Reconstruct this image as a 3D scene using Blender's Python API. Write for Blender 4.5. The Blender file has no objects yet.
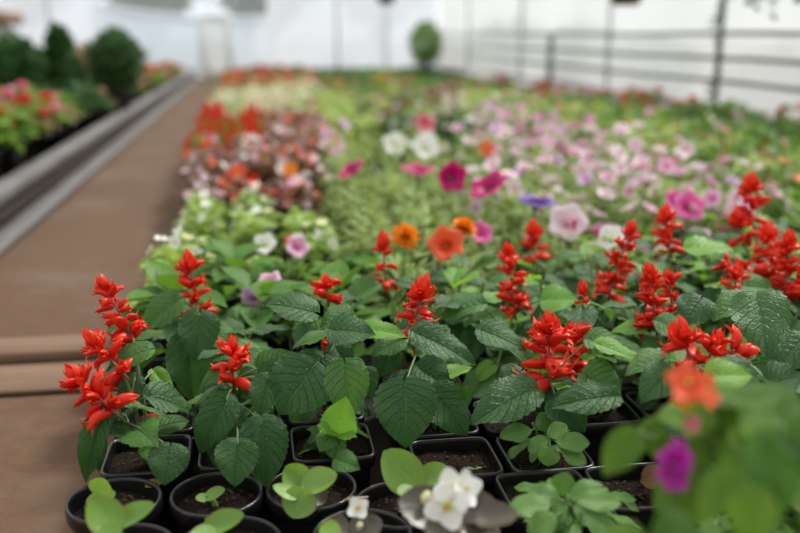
import bpy, math, random
import numpy as np
from mathutils import Vector, Matrix

SC = bpy.context.scene
COL = SC.collection
PI = math.pi
rng = random.Random(7)
def R(a, b): return rng.uniform(a, b)

# ------------------------------------------------------------------ camera geometry (800 x 533 frame)
CAM_H = .56
F = 900.0
PITCH = math.atan(232.5 / F)
YAW = math.atan(148 * math.cos(PITCH) / F)
CF = Vector((math.sin(YAW) * math.cos(PITCH), math.cos(YAW) * math.cos(PITCH), -math.sin(PITCH)))
CR = Vector((math.cos(YAW), -math.sin(YAW), 0))
CU = CR.cross(CF)
CP = Vector((0, 0, CAM_H))
def ray(px, py): return CF + CR * ((px - 400) / F) + CU * ((266.5 - py) / F)
def at(px, py, d): return CP + ray(px, py) * d                     # point seen at a pixel, d metres deep
def atz(px, py, z):                                                # point seen at a pixel, z metres high
    r = ray(px, py); return CP + r * ((z - CAM_H) / r.z)
def proj(p):
    d = Vector(p) - CP; z = d.dot(CF)
    return 400 + F * d.dot(CR) / z, 266.5 - F * d.dot(CU) / z, z
def y_on_wall(x, px):                                              # where the plane x = const crosses a picture column
    lo, hi = .3, 60
    f = lambda y: proj((x, y, .5))[0] - px
    for _ in range(60):
        m = (lo + hi) / 2
        if f(m) > 0: lo = m
        else: hi = m
    return lo

# ------------------------------------------------------------------ materials
def nodes(name):
    m = bpy.data.materials.new(name); m.use_nodes = True
    nt = m.node_tree; nt.nodes.clear()
    return m, nt, nt.nodes, nt.links
def N(nt, typ, **kw):
    n = nt.nodes.new(typ)
    for k, v in kw.items():
        if k in n.inputs: n.inputs[k].default_value = v
        else: setattr(n, k, v)
    return n
def c4(c): return (c[0], c[1], c[2], 1)
def math_node(nt, op, a, b=None, clamp=False):
    n = nt.nodes.new('ShaderNodeMath'); n.operation = op; n.use_clamp = clamp
    for i, v in enumerate((a, b)):
        if v is None: continue
        if hasattr(v, 'links'): nt.links.new(v, n.inputs[i])
        else: n.inputs[i].default_value = v
    return n.outputs[0]
def mixcol(nt, fac, a, b, blend='MIX'):
    n = nt.nodes.new('ShaderNodeMix'); n.data_type = 'RGBA'; n.blend_type = blend
    for sock, v in ((n.inputs['Factor'], fac), (n.inputs['A'], a), (n.inputs['B'], b)):
        if hasattr(v, 'links'): nt.links.new(v, sock)
        elif isinstance(v, (int, float)): sock.default_value = v
        else: sock.default_value = c4(v)
    return n.outputs['Result']

def leaf_mat(name, col, col2, vein, rough=.42, trans=.28, nveins=6.5, slope=2.5, bump=.5, edge=None, island=False, tcol=None, spec=.4, sheen_mottle=None):
    m, nt, nd, L = nodes(name)
    uv = nd.new('ShaderNodeUVMap')
    sp = nd.new('ShaderNodeSeparateXYZ'); L.new(uv.outputs[0], sp.inputs[0])
    u = math_node(nt, 'ABSOLUTE', math_node(nt, 'SUBTRACT', math_node(nt, 'MULTIPLY', sp.outputs[0], 2), 1))
    v = sp.outputs[1]
    ph = math_node(nt, 'SUBTRACT', math_node(nt, 'MULTIPLY', v, nveins), math_node(nt, 'MULTIPLY', u, slope))
    fr = math_node(nt, 'ABSOLUTE', math_node(nt, 'SUBTRACT', math_node(nt, 'FRACT', ph), .5))   # .5 on a vein
    side = math_node(nt, 'MULTIPLY', math_node(nt, 'SUBTRACT', fr, .43), 14, True)
    mid = math_node(nt, 'SUBTRACT', 1, math_node(nt, 'MULTIPLY', u, 16), True)
    vm = math_node(nt, 'MAXIMUM', side, mid)
    tc = nd.new('ShaderNodeTexCoord')
    no = N(nt, 'ShaderNodeTexNoise', Scale=4.0, Detail=4.0); L.new(uv.outputs[0], no.inputs['Vector'])
    oi = nd.new('ShaderNodeObjectInfo')
    rn = nd.new('ShaderNodeNewGeometry').outputs['Random Per Island'] if island else oi.outputs['Random']
    base = mixcol(nt, rn, col, col2)
    base = mixcol(nt, math_node(nt, 'MULTIPLY', no.outputs['Fac'], .45), base, tuple(c * .6 for c in col))
    base = mixcol(nt, math_node(nt, 'MULTIPLY', vm, .38), base, vein)
    if sheen_mottle:  # silvery gloss painted into the leaf colour as pale noise patches
        mo = N(nt, 'ShaderNodeTexNoise', Scale=11.0, Detail=4.0, Roughness=.7); L.new(uv.outputs[0], mo.inputs['Vector'])
        mf = math_node(nt, 'MULTIPLY', math_node(nt, 'SUBTRACT', mo.outputs['Fac'], .50), 4.5, True)
        base = mixcol(nt, math_node(nt, 'MULTIPLY', mf, .42), base, sheen_mottle)
    if edge:
        base = mixcol(nt, math_node(nt, 'MULTIPLY', math_node(nt, 'SUBTRACT', u, .86), 6, True), base, edge)
    bs = N(nt, 'ShaderNodeBsdfPrincipled', Roughness=rough); L.new(base, bs.inputs['Base Color'])
    bs.inputs['Specular IOR Level'].default_value = spec
    fine = N(nt, 'ShaderNodeTexNoise', Scale=26.0, Detail=3.0); L.new(uv.outputs[0], fine.inputs['Vector'])
    hgt = math_node(nt, 'ADD', math_node(nt, 'MULTIPLY', vm, -.6), math_node(nt, 'MULTIPLY', fine.outputs['Fac'], .7))
    bp = N(nt, 'ShaderNodeBump', Strength=bump, Distance=.002); L.new(hgt, bp.inputs['Height']); L.new(bp.outputs[0], bs.inputs['Normal'])
    tr = nd.new('ShaderNodeBsdfTranslucent')
    t = mixcol(nt, .5, base, tcol or (col2[0] * 2.2, col2[1] * 2.0, col2[2] * .9))
    L.new(t, tr.inputs[0])
    mx = N(nt, 'ShaderNodeMixShader'); mx.inputs[0].default_value = trans
    L.new(bs.outputs[0], mx.inputs[1]); L.new(tr.outputs[0], mx.inputs[2])
    out = nd.new('ShaderNodeOutputMaterial'); L.new(mx.outputs[0], out.inputs[0])
    return m

def petal_mat(name, base, tip, rough=.45, trans=.25, throat=None, streak=.3, spec=.35):
    """UV v runs from the throat (0) to the rim (1)."""
    m, nt, nd, L = nodes(name)
    uv = nd.new('ShaderNodeUVMap')
    sp = nd.new('ShaderNodeSeparateXYZ'); L.new(uv.outputs[0], sp.inputs[0])
    c = mixcol(nt, math_node(nt, 'POWER', sp.outputs[1], 1.3), base, tip)
    w = N(nt, 'ShaderNodeTexNoise', Scale=9.0, Detail=3.0); L.new(uv.outputs[0], w.inputs['Vector'])
    oi = nd.new('ShaderNodeObjectInfo')
    c = mixcol(nt, math_node(nt, 'MULTIPLY', w.outputs['Fac'], streak), c, tuple(x * .55 for x in base))
    if throat:
        c = mixcol(nt, math_node(nt, 'SUBTRACT', 1, math_node(nt, 'MULTIPLY', sp.outputs[1], 3.5), True), c, throat)
    bs = N(nt, 'ShaderNodeBsdfPrincipled', Roughness=rough); L.new(c, bs.inputs['Base Color'])
    bs.inputs['Specular IOR Level'].default_value = spec
    tr = nd.new('ShaderNodeBsdfTranslucent'); L.new(c, tr.inputs[0])
    mx = N(nt, 'ShaderNodeMixShader'); mx.inputs[0].default_value = trans
    L.new(bs.outputs[0], mx.inputs[1]); L.new(tr.outputs[0], mx.inputs[2])
    out = nd.new('ShaderNodeOutputMaterial'); L.new(mx.outputs[0], out.inputs[0])
    return m

def plain(name, a, b=None, scale=20, rough=.6, bump=0, spec=.5, metal=0, dist=.002, detail=5, stretch=(1, 1, 1), contrast=None, generated=False):
    m, nt, nd, L = nodes(name)
    tc = nd.new('ShaderNodeTexCoord')
    mp = nd.new('ShaderNodeMapping'); mp.inputs['Scale'].default_value = stretch
    L.new(tc.outputs['Object'], mp.inputs[0])
    no = N(nt, 'ShaderNodeTexNoise', Scale=scale, Detail=detail, Roughness=.62); L.new(mp.outputs[0], no.inputs['Vector'])
    fac = no.outputs['Fac']
    if contrast:
        fac = math_node(nt, 'MULTIPLY', math_node(nt, 'SUBTRACT', fac, .5 - .5 / contrast), contrast, True)
    c = mixcol(nt, fac, a, b or a)
    bs = N(nt, 'ShaderNodeBsdfPrincipled', Roughness=rough, Metallic=metal); L.new(c, bs.inputs['Base Color'])
    bs.inputs['Specular IOR Level'].default_value = spec
    if bump:
        bp = N(nt, 'ShaderNodeBump', Strength=bump, Distance=dist); L.new(no.outputs['Fac'], bp.inputs['Height']); L.new(bp.outputs[0], bs.inputs['Normal'])
    out = nd.new('ShaderNodeOutputMaterial'); L.new(bs.outputs[0], out.inputs[0])
    return m

def film_mat(name, clear, tint, transl=.6):
    """Greenhouse sheet: partly clear, partly milky."""
    m, nt, nd, L = nodes(name)
    tc = nd.new('ShaderNodeTexCoord')
    no = N(nt, 'ShaderNodeTexNoise', Scale=1.3, Detail=5.0); L.new(tc.outputs['Object'], no.inputs['Vector'])
    c = mixcol(nt, no.outputs['Fac'], tuple(x * .8 for x in tint), tint)
    tp = nd.new('ShaderNodeBsdfTransparent'); tp.inputs[0].default_value = c4(tint)
    df = nd.new('ShaderNodeBsdfDiffuse'); L.new(c, df.inputs[0])
    tl = nd.new('ShaderNodeBsdfTranslucent'); L.new(c, tl.inputs[0])
    m1 = nd.new('ShaderNodeMixShader'); m1.inputs[0].default_value = transl
    L.new(df.outputs[0], m1.inputs[1]); L.new(tl.outputs[0], m1.inputs[2])
    m2 = nd.new('ShaderNodeMixShader'); m2.inputs[0].default_value = 1 - clear
    L.new(tp.outputs[0], m2.inputs[1]); L.new(m1.outputs[0], m2.inputs[2])
    out = nd.new('ShaderNodeOutputMaterial'); L.new(m2.outputs[0], out.inputs[0])
    return m

def path_mat():
    m, nt, nd, L = nodes('packed_earth')
    tc = nd.new('ShaderNodeTexCoord')
    n1 = N(nt, 'ShaderNodeTexNoise', Scale=2.6, Detail=6.0, Roughness=.6); L.new(tc.outputs['Object'], n1.inputs['Vector'])
    n2 = N(nt, 'ShaderNodeTexNoise', Scale=38.0, Detail=6.0, Roughness=.7); L.new(tc.outputs['Object'], n2.inputs['Vector'])
    c = mixcol(nt, n2.outputs['Fac'], (.050, .025, .011), (.150, .079, .038))
    g = math_node(nt, 'MULTIPLY', math_node(nt, 'SUBTRACT', n1.outputs['Fac'], .5), 4, True)
    c = mixcol(nt, math_node(nt, 'MULTIPLY', g, .75), c, (.150, .118, .094))
    bs = N(nt, 'ShaderNodeBsdfPrincipled', Roughness=.9); L.new(c, bs.inputs['Base Color'])
    bp = N(nt, 'ShaderNodeBump', Strength=.6, Distance=.006); L.new(n2.outputs['Fac'], bp.inputs['Height']); L.new(bp.outputs[0], bs.inputs['Normal'])
    out = nd.new('ShaderNodeOutputMaterial'); L.new(bs.outputs[0], out.inputs[0])
    return m

M = {}
M['leaf_dark'] = leaf_mat('salvia_leaf_dark', (.024, .098, .019), (.042, .140, .025), (.11, .22, .065), rough=.38, trans=.22, bump=1.0, spec=.42, sheen_mottle=(.10, .20, .095))
M['leaf_mid'] = leaf_mat('salvia_leaf_mid', (.048, .165, .024), (.085, .225, .034), (.14, .27, .09), rough=.40, trans=.28, bump=1.0, spec=.42, sheen_mottle=(.15, .27, .13))
M['leaf_light'] = leaf_mat('salvia_leaf_young', (.13, .34, .035), (.20, .42, .05), (.22, .46, .10), rough=.42, trans=.35, bump=.6)
M['beg_leaf'] = leaf_mat('begonia_leaf', (.14, .31, .038), (.24, .42, .07), (.25, .40, .10), rough=.28, trans=.3, nveins=4, slope=2.2, bump=.25, edge=(.20, .17, .06), spec=.6)
M['beg_bronze'] = leaf_mat('begonia_leaf_bronze', (.065, .060, .040), (.10, .085, .060), (.12, .11, .075), rough=.26, trans=.12, nveins=4, slope=2.2, bump=.25, edge=(.14, .06, .04), tcol=(.25, .08, .05), spec=.7)
M['imp_leaf'] = leaf_mat('impatiens_leaf', (.075, .20, .032), (.14, .30, .055), (.18, .34, .10), rough=.34, trans=.28, nveins=8, slope=2.2, bump=.4)
M['balsam_leaf'] = leaf_mat('balsam_leaf', (.055, .15, .022), (.15, .28, .035), (.15, .28, .07), rough=.45, trans=.32, nveins=8, slope=2.2, bump=.5, spec=.15)
M['stem'] = plain('green_stem', (.10, .19, .05), (.16, .22, .08), rough=.5)
M['stem_red'] = plain('red_stem', (.32, .05, .035), (.22, .07, .035), rough=.5)
M['salvia'] = petal_mat('salvia_red', (.72, .010, .005), (.96, .062, .016), rough=.38, trans=.22, streak=.45)
M['soil'] = plain('potting_soil', (.004, .0025, .0018), (.036, .021, .014), scale=380, rough=.95, bump=1.0, dist=.006, detail=8, contrast=2.2, spec=.2)
M['crumb'] = plain('soil_crumb', (.02, .012, .008), (.14, .09, .055), scale=40, rough=.95, spec=.2)
M['pot'] = plain('black_plastic', (.006, .006, .0065), (.012, .012, .013), scale=30, rough=.30, bump=.1, spec=.5)
M['bed_black'] = plain('shade_bed_black', (.012, .011, .010), (.035, .028, .022), scale=50, rough=.9, bump=.4)  # near-black tone: stands for shade between the pots, also colours the raised bed
M['path'] = path_mat()
M['timber'] = plain('weathered_timber', (.085, .082, .082), (.215, .208, .205), scale=6, rough=.75, bump=.5, stretch=(9, .6, 9), contrast=1.6)
M['timber_brown'] = plain('brown_timber', (.085, .048, .028), (.23, .140, .085), scale=7, rough=.75, bump=.5, stretch=(.5, 9, 9), contrast=1.5)
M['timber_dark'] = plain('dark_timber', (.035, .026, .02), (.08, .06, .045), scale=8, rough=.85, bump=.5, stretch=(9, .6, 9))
M['steel'] = plain('galvanised_pipe', (.16, .19, .18), (.26, .29, .28), scale=15, rough=.5, metal=.3)
M['rail'] = plain('grey_green_pipe', (.055, .075, .065), (.11, .13, .12), scale=15, rough=.5, metal=.2)
M['steel_pale'] = plain('pale_pipe', (.50, .53, .54), (.60, .62, .63), scale=15, rough=.5)
M['white_paint'] = plain('white_paint', (.80, .80, .79), (.74, .73, .72), scale=6, rough=.5)
M['film'] = film_mat('greenhouse_film', .24, (.82, .84, .86), .62)
M['film_blue'] = film_mat('greenhouse_film_end', .12, (.83, .88, .97), .7)
M['film_roof'] = film_mat('greenhouse_film_roof', .72, (.97, .98, .98))
M['film_haze'] = film_mat('haze_film', .72, (.86, .93, .97))
M['grass'] = plain('rough_grass', (.15, .15, .12), (.24, .23, .18), scale=3, rough=.9)
M['terracotta'] = plain('brown_basket', (.10, .05, .03), (.16, .09, .05), scale=30, rough=.8, bump=.5)
M['brown_leaf'] = leaf_mat('dry_leaf_brown', (.20, .11, .04), (.26, .15, .06), (.14, .07, .03), rough=.6, trans=.15)
M['roof_brown'] = plain('brown_roof', (.20, .11, .07), (.28, .17, .11), scale=8, rough=.8)
# background foliage (one mesh per plant: random per leaf)
def fol(name, a, b, vein=None, trans=.3, rough=.45):
    M[name] = leaf_mat(name, a, b, vein or tuple(min(1, x * 1.5) for x in b), trans=trans, rough=rough, island=True, bump=.3, spec=.2)
fol('fol_green', (.070, .175, .024), (.18, .33, .048))
fol('fol_pale', (.17, .28, .080), (.35, .45, .17))
fol('fol_lime', (.22, .37, .065), (.38, .52, .16))
fol('fol_bronze', (.13, .058, .045), (.24, .15, .09))
fol('fol_dark', (.030, .085, .025), (.065, .15, .045))
fol('fol_yellow', (.24, .36, .075), (.42, .52, .20))
fol('fol_peach', (.26, .17, .12), (.36, .28, .17))
fol('fol_out', (.06, .12, .05), (.12, .20, .09))
P = {}
def pm(k, a, b, throat=None, **kw): P[k] = petal_mat('petal_' + k, a, b, throat=throat, **kw)
pm('magenta', (.36, .0, .085), (.66, .008, .20), throat=(.16, .0, .05))
pm('hotpink', (.70, .05, .30), (.86, .22, .50), throat=(.6, .02, .2))
pm('pink', (.74, .28, .50), (.86, .60, .74), throat=(.62, .10, .36))
pm('palepink', (.80, .52, .64), (.90, .80, .84), throat=(.7, .3, .4))
pm('lilac', (.60, .30, .66), (.80, .56, .80), throat=(.36, .10, .36))
pm('white', (.82, .84, .76), (.90, .90, .89), throat=(.62, .66, .32), streak=.1)
pm('cream', (.80, .76, .46), (.88, .86, .70), streak=.15)
pm('purple', (.075, .018, .20), (.14, .05, .36), throat=(.02, .0, .06))
pm('orange', (.85, .20, .01), (.95, .36, .02))
pm('vermilion', (.80, .07, .02), (.90, .16, .05), throat=(.5, .02, .0))
pm('red', (.58, .012, .010), (.80, .040, .022), throat=(.3, .0, .0))
pm('rose', (.66, .12, .16), (.82, .30, .32), throat=(.5, .05, .08))
pm('yellow', (.80, .42, .02), (.90, .60, .05))
pm('violetpink', (.42, .012, .30), (.55, .05, .44), throat=(.5, .01, .3))

# ------------------------------------------------------------------ mesh building
class MB:
    def __init__(s): s.v = []; s.f = []; s.uv = []; s.m = []
    def add(s, verts, faces, uvs, mat=0, mtx=None):
        o = len(s.v)
        if mtx is not None:
            a = np.array(mtx); vv = np.asarray(verts, float)
            vv = vv @ a[:3, :3].T + a[:3, 3]
            s.v.extend(map(tuple, vv))
        else: s.v.extend(map(tuple, verts))
        s.f.extend([tuple(i + o for i in f) for f in faces])
        s.uv.extend(uvs if uvs is not None else [(0, 0)] * len(verts))
        s.m.extend([mat] * len(faces))
    def mesh(s, name, mats, smooth=True):
        me = bpy.data.meshes.new(name)
        me.from_pydata(s.v, [], s.f)
        for m in mats: me.materials.append(m)
        me.polygons.foreach_set('material_index', s.m)
        me.polygons.foreach_set('use_smooth', [smooth] * len(s.f))
        ul = me.uv_layers.new(name='UVMap')
        li = np.empty(len(me.loops), dtype=np.int32); me.loops.foreach_get('vertex_index', li)
        ul.data.foreach_set('uv', np.asarray(s.uv, dtype=np.float32)[li].ravel())
        me.update()
        return me

def grid(fn, nu, nv, wrap=False):
    """fn(u,v) -> xyz, u and v in 0..1; returns verts, faces, uvs."""
    V = []; U = []; Fc = []
    cu = nu if wrap else nu + 1
    for j in range(nv + 1):
        for i in range(cu):
            V.append(fn(i / nu, j / nv)); U.append((i / nu, j / nv))
    for j in range(nv):
        for i in range(nu):
            a = j * cu + i; b = j * cu + (i + 1) % cu
            Fc.append((a, b, b + cu, a + cu))
    return V, Fc, U

def frame(axis, normal, origin, sx=1, sy=1, sz=1):
    """columns: X across, Y along axis, Z towards normal"""
    y = Vector(axis).normalized()
    z = Vector(normal); z = z - y * z.dot(y)
    if z.length < 1e-5: z = y.orthogonal()
    z.normalize(); x = y.cross(z)
    m = Matrix.Identity(4)
    for i in range(3):
        m[i][0] = x[i] * sx; m[i][1] = y[i] * sy; m[i][2] = z[i] * sz; m[i][3] = origin[i]
    return m

def tube(mb, pts, r0, r1=None, n=6, mat=0, cap=True):
    pts = [Vector(p) for p in pts]; r1 = r0 if r1 is None else r1
    V = []; U = []; Fc = []; k = len(pts)
    prev = None
    for i, p in enumerate(pts):
        t = (pts[min(i + 1, k - 1)] - pts[max(i - 1, 0)]).normalized()
        x = prev - t * prev.dot(t) if prev is not None else t.orthogonal()
        x.normalize(); prev = x; y = t.cross(x)
        r = r0 + (r1 - r0) * i / max(1, k - 1)
        for a in range(n):
            an = 2 * PI * a / n
            V.append(tuple(p + x * (r * math.cos(an)) + y * (r * math.sin(an)))); U.append((a / n, i / (k - 1)))
    for i in range(k - 1):
        for a in range(n):
            b = (a + 1) % n
            Fc.append((i * n + a, i * n + b, (i + 1) * n + b, (i + 1) * n + a))
    if cap:
        Fc.append(tuple(reversed(range(n)))); Fc.append(tuple(range((k - 1) * n, k * n)))
    mb.add(V, Fc, U, mat)

def bez(a, b, c, n=6):
    a, b, c = Vector(a), Vector(b), Vector(c)
    return [a * (1 - t) ** 2 + b * 2 * t * (1 - t) + c * t * t for t in [i / n for i in range(n + 1)]]

def box(mb, x0, x1, y0, y1, z0, z1, bev=0.0, mat=0):
    b = min(bev, (x1 - x0) / 3, (y1 - y0) / 3, (z1 - z0) / 3)
    if b <= 0:
        V = [(x, y, z) for z in (z0, z1) for y in (y0, y1) for x in (x0, x1)]
        Fc = [(0, 2, 3, 1), (4, 5, 7, 6), (0, 1, 5, 4), (2, 6, 7, 3), (0, 4, 6, 2), (1, 3, 7, 5)]
        mb.add(V, Fc, None, mat); return
    def ring(x0, x1, y0, y1, z): return [(x0 + b, y0, z), (x1 - b, y0, z), (x1, y0 + b, z), (x1, y1 - b, z), (x1 - b, y1, z), (x0 + b, y1, z), (x0, y1 - b, z), (x0, y0 + b, z)]
    V = ring(x0 + b, x1 - b, y0 + b, y1 - b, z0) + ring(x0, x1, y0, y1, z0 + b) + ring(x0, x1, y0, y1, z1 - b) + ring(x0 + b, x1 - b, y0 + b, y1 - b, z1)
    Fc = [tuple(reversed(range(8))), tuple(range(24, 32))]
    for k in range(3):
        for i in range(8):
            j = (i + 1) % 8
            Fc.append((k * 8 + i, k * 8 + j, k * 8 + 8 + j, k * 8 + 8 + i))
    mb.add(V, Fc, None, mat)

def facing(nrm, p, size, roll=0.0):                                # flat flower whose face looks along nrm
    n = Vector(nrm).normalized(); a = n.orthogonal().normalized()
    return frame(a * math.cos(roll) + n.cross(a) * math.sin(roll), n, p, size, size, size)
def obj(name, me, parent=None, mtx=None, loc=None):
    o = bpy.data.objects.new(name, me); COL.objects.link(o)
    if parent is not None: o.parent = parent
    if mtx is not None: o.matrix_local = mtx
    elif loc is not None: o.location = loc
    return o
def tag(o, label, cat, group=None):
    o['label'] = label; o['category'] = cat
    if group: o['group'] = group
    return o
def thing(name, label, cat, loc, group=None, rz=0):
    o = bpy.data.objects.new(name, None); COL.objects.link(o)
    o.location = loc; o.rotation_euler = (0, 0, rz); o.empty_display_size = .03
    return tag(o, label, cat, group)
def struct(name, mb, mats, smooth=False):
    o = obj(name, mb.mesh(name, mats, smooth)); o['kind'] = 'structure'; return o

# ------------------------------------------------------------------ leaves
def leaf_fn(seed, droop=.22, fold=.22, pucker=.050, tooth=.11, e0=.42, e1=.95, cord=.16, ruff=.04, nteeth=12):
    r = random.Random(seed); ph = r.uniform(0, 6); tw = r.uniform(-.10, .10); bend = r.uniform(-.06, .06)
    vm = e0 / (e0 + e1); mx = vm ** e0 * (1 - vm) ** e1
    def fn(u, v):
        s = 2 * u - 1; a = abs(s)
        w = .5 * (max(v, 1e-4) ** e0) * ((1 - v) ** e1) / mx
        t = (v * nteeth) % 1
        w *= 1 + (tooth * (.5 - t) if a > .9 else 0)
        x = s * w + bend * v * v
        y = v - cord * (a ** 1.6) * (1 - v) ** 3
        z = fold * abs(s * w) - droop * v ** 2 + pucker * abs(math.sin(PI * (v * 6.5 - a * 2.5 + .5))) * min(1, 7 * a * w) * (1 - v * .5)
        z += ruff * math.sin(v * 11 + ph + s * 2) * a * a + tw * s * w * v * 2
        z -= .30 * (s * w) ** 2
        return (x, y, z)
    return fn
def make_leaf(name, mat, nu=10, nv=36, **kw):
    mb = MB(); mb.add(*grid(leaf_fn(**kw), nu, nv)); return mb.mesh(name, [mat])
LEAF = {}
for mk in ('leaf_dark', 'leaf_mid', 'leaf_light'):
    LEAF[mk] = [make_leaf('salvia_leaf', M[mk], seed=s, droop=d, fold=f) for s, d, f in ((1, .22, .24), (2, .32, .36), (3, .12, .46), (4, .42, .20))]
LEAF['imp_leaf'] = [make_leaf('impatiens_leaf', M['imp_leaf'], seed=s, droop=d, fold=.2, cord=0, e0=.75, e1=.75, tooth=.03, pucker=.008, nu=6, nv=16) for s, d in ((5, .15), (6, .3), (7, .25))]
LEAF['balsam'] = [make_leaf('balsam_leaf', M['balsam_leaf'], seed=s, droop=d, fold=.25, cord=.05, e0=.6, e1=.95, tooth=.08, pucker=.02, nu=6, nv=24) for s, d in ((15, .2), (16, .35), (17, .3))]
LEAF['brown'] = [make_leaf('dry_leaf', M['brown_leaf'], seed=9, droop=.5, fold=.5, ruff=.09)]
def beg_fn(seed, cup=.35):
    r = random.Random(seed); sk = r.uniform(.04, .12) * r.choice((-1, 1)); ph = r.uniform(0, 6)
    def fn(u, v):
        s = 2 * u - 1; a = abs(s)
        w = .47 * math.sin(PI * min(1, max(0.0004, v)) ** .82) ** .62
        x = s * w * (1 + sk * (1 if s > 0 else -1)); y = v * .98 - .15 * a ** 2 * (1 - v) ** 3
        z = cup * (s * w) ** 2 * 1.4 + cup * .5 * (v - .45) ** 2 + .018 * math.sin(7 * v + ph) * a * a
        return (x, y, z)
    return fn
def make_beg(mat, s, cup):
    mb = MB(); mb.add(*grid(beg_fn(s, cup), 8, 14)); return mb.mesh('begonia_leaf', [mat])
LEAF['beg'] = [make_beg(M['beg_leaf'], s, c) for s, c in ((1, .45), (2, .8), (3, .25))]
LEAF['bronze'] = [make_beg(M['beg_bronze'], s, c) for s, c in ((4, .45), (5, .8), (6, .3))]

# ------------------------------------------------------------------ salvia flowers
def floret_mesh(seed, open_=False):
    r = random.Random(seed); cv = r.uniform(.04, .14); ph = r.uniform(0, 6)
    prof = [(0, .035), (.06, .085), (.18, .135), (.34, .165), (.5, .17), (.64, .15), (.76, .13), (.86, .085), (.94, .045), (1, .006)]
    mb = MB(); n = 12; V = []; U = []; Fc = []
    for j, (y, rad) in enumerate(prof):
        for i in range(n):
            a = 2 * PI * i / n
            rr = rad * (1 + .13 * math.cos(3 * a + ph) + .05 * math.cos(6 * a))
            yy = y + (.10 * math.cos(3 * a + ph) * (y - .6) / .4 if y > .6 else 0)
            V.append((rr * math.cos(a), yy, rr * .85 * math.sin(a) + cv * math.sin(PI * y) - cv * .4)); U.append((i / n, y))
    for j in range(len(prof) - 1):
        for i in range(n):
            k = (i + 1) % n; Fc.append((j * n + i, j * n + k, j * n + n + k, j * n + n + i))
    Fc.append(tuple(reversed(range(n)))); Fc.append(tuple(range(len(V) - n, len(V))))
    mb.add(V, Fc, U)
    # two thin lips that part at the mouth
    for sgn, ln, wd in ((1, .34, .10), (-1, .26, .13)):
        def lip(u, v, sgn=sgn, ln=ln, wd=wd):
            s = 2 * u - 1; w = wd * math.sin(PI * (.18 + .8 * v)) ** .8
            return (s * w, .66 + ln * v + (.12 if open_ else 0) * v, sgn * (.09 + (.10 + .10 * open_) * v * v) - sgn * .4 * s * s * w)
        mb.add(*grid(lip, 4, 5))
    return mb.mesh('salvia_floret', [M['salvia']])
FLORET = [floret_mesh(s, o) for s, o in ((1, 0), (2, 1), (3, 0), (4, 1))]
def bract(mb, mtx, cup=.5):
    def fn(u, v):
        s = 2 * u - 1; w = .34 * math.sin(PI * (.12 + .88 * v) ** .8) ** .9
        return (s * w, v, cup * (s * w) ** 2 * 2.2 - .22 * math.sin(PI * v) + .05 * v * v)
    V, Fc, U = grid(fn, 6, 8); mb.add(V, Fc, U, 0, mtx)
def bud_mesh(seed, n, spread):
    """overlapping pointed bracts in a flame-shaped head, local +Y is up, about 1 long"""
    r = random.Random(seed); mb = MB()
    for k in range(n):
        t = k / (n - 1)                         # 0 outer/lower .. 1 inner/top
        az = k * 2.399 + r.uniform(-.2, .2)
        el = (1 - t) * spread + .06 + r.uniform(-.05, .08)
        ax = Vector((math.sin(el) * math.cos(az), math.cos(el), math.sin(el) * math.sin(az)))
        o = Vector((.05 * math.cos(az), .02 + .34 * t, .05 * math.sin(az)))
        nrm = Vector((-math.cos(az), .3, -math.sin(az)))   # hollow side faces the axis
        ln = .62 + r.uniform(-.06, .1)
        bract(mb, frame(ax, nrm, o, ln * .85, ln, ln * .85))
    return mb.mesh('salvia_bud', [M['salvia']])
BUD = [bud_mesh(1, 11, .62), bud_mesh(2, 13, .85), bud_mesh(3, 9, .45)]
def one_spike_mesh(seed):
    """a whole spike in one mesh (only for plants far behind), 1 tall along Z"""
    r = random.Random(seed); mb = MB()
    tube(mb, [(0, 0, 0), (0, 0, .8)], .02)
    for w in range(5):
        for k in range(4):
            az = k * PI / 2 + w * .8 + r.uniform(-.3, .3); el = r.uniform(-.1, .5) + w * .12
            ax = Vector((math.cos(az) * math.cos(el), math.sin(az) * math.cos(el), math.sin(el)))
            L = .36 - .03 * w
            def fl(u, v):
                a = 2 * PI * u; rr = .2 * math.sin(PI * (.06 + .93 * v)) ** .8
                return (rr * math.cos(a), v, rr * math.sin(a))
            V, Fc, U = grid(fl, 6, 5, True); mb.add(V, Fc, U, 0, frame(ax, (0, 0, 1), (0, 0, .08 + .15 * w), L, L, L))
    for k in range(7):
        az = k * 2.4; el = .5 - .05 * k
        ax = Vector((math.sin(el) * math.cos(az), math.sin(el) * math.sin(az), math.cos(el)))
        bract(mb, frame(ax, (-math.cos(az), -math.sin(az), .3), (0, 0, .66 + .02 * k), .3, .34, .3))
    return mb.mesh('salvia_spike', [M['salvia']])

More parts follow.
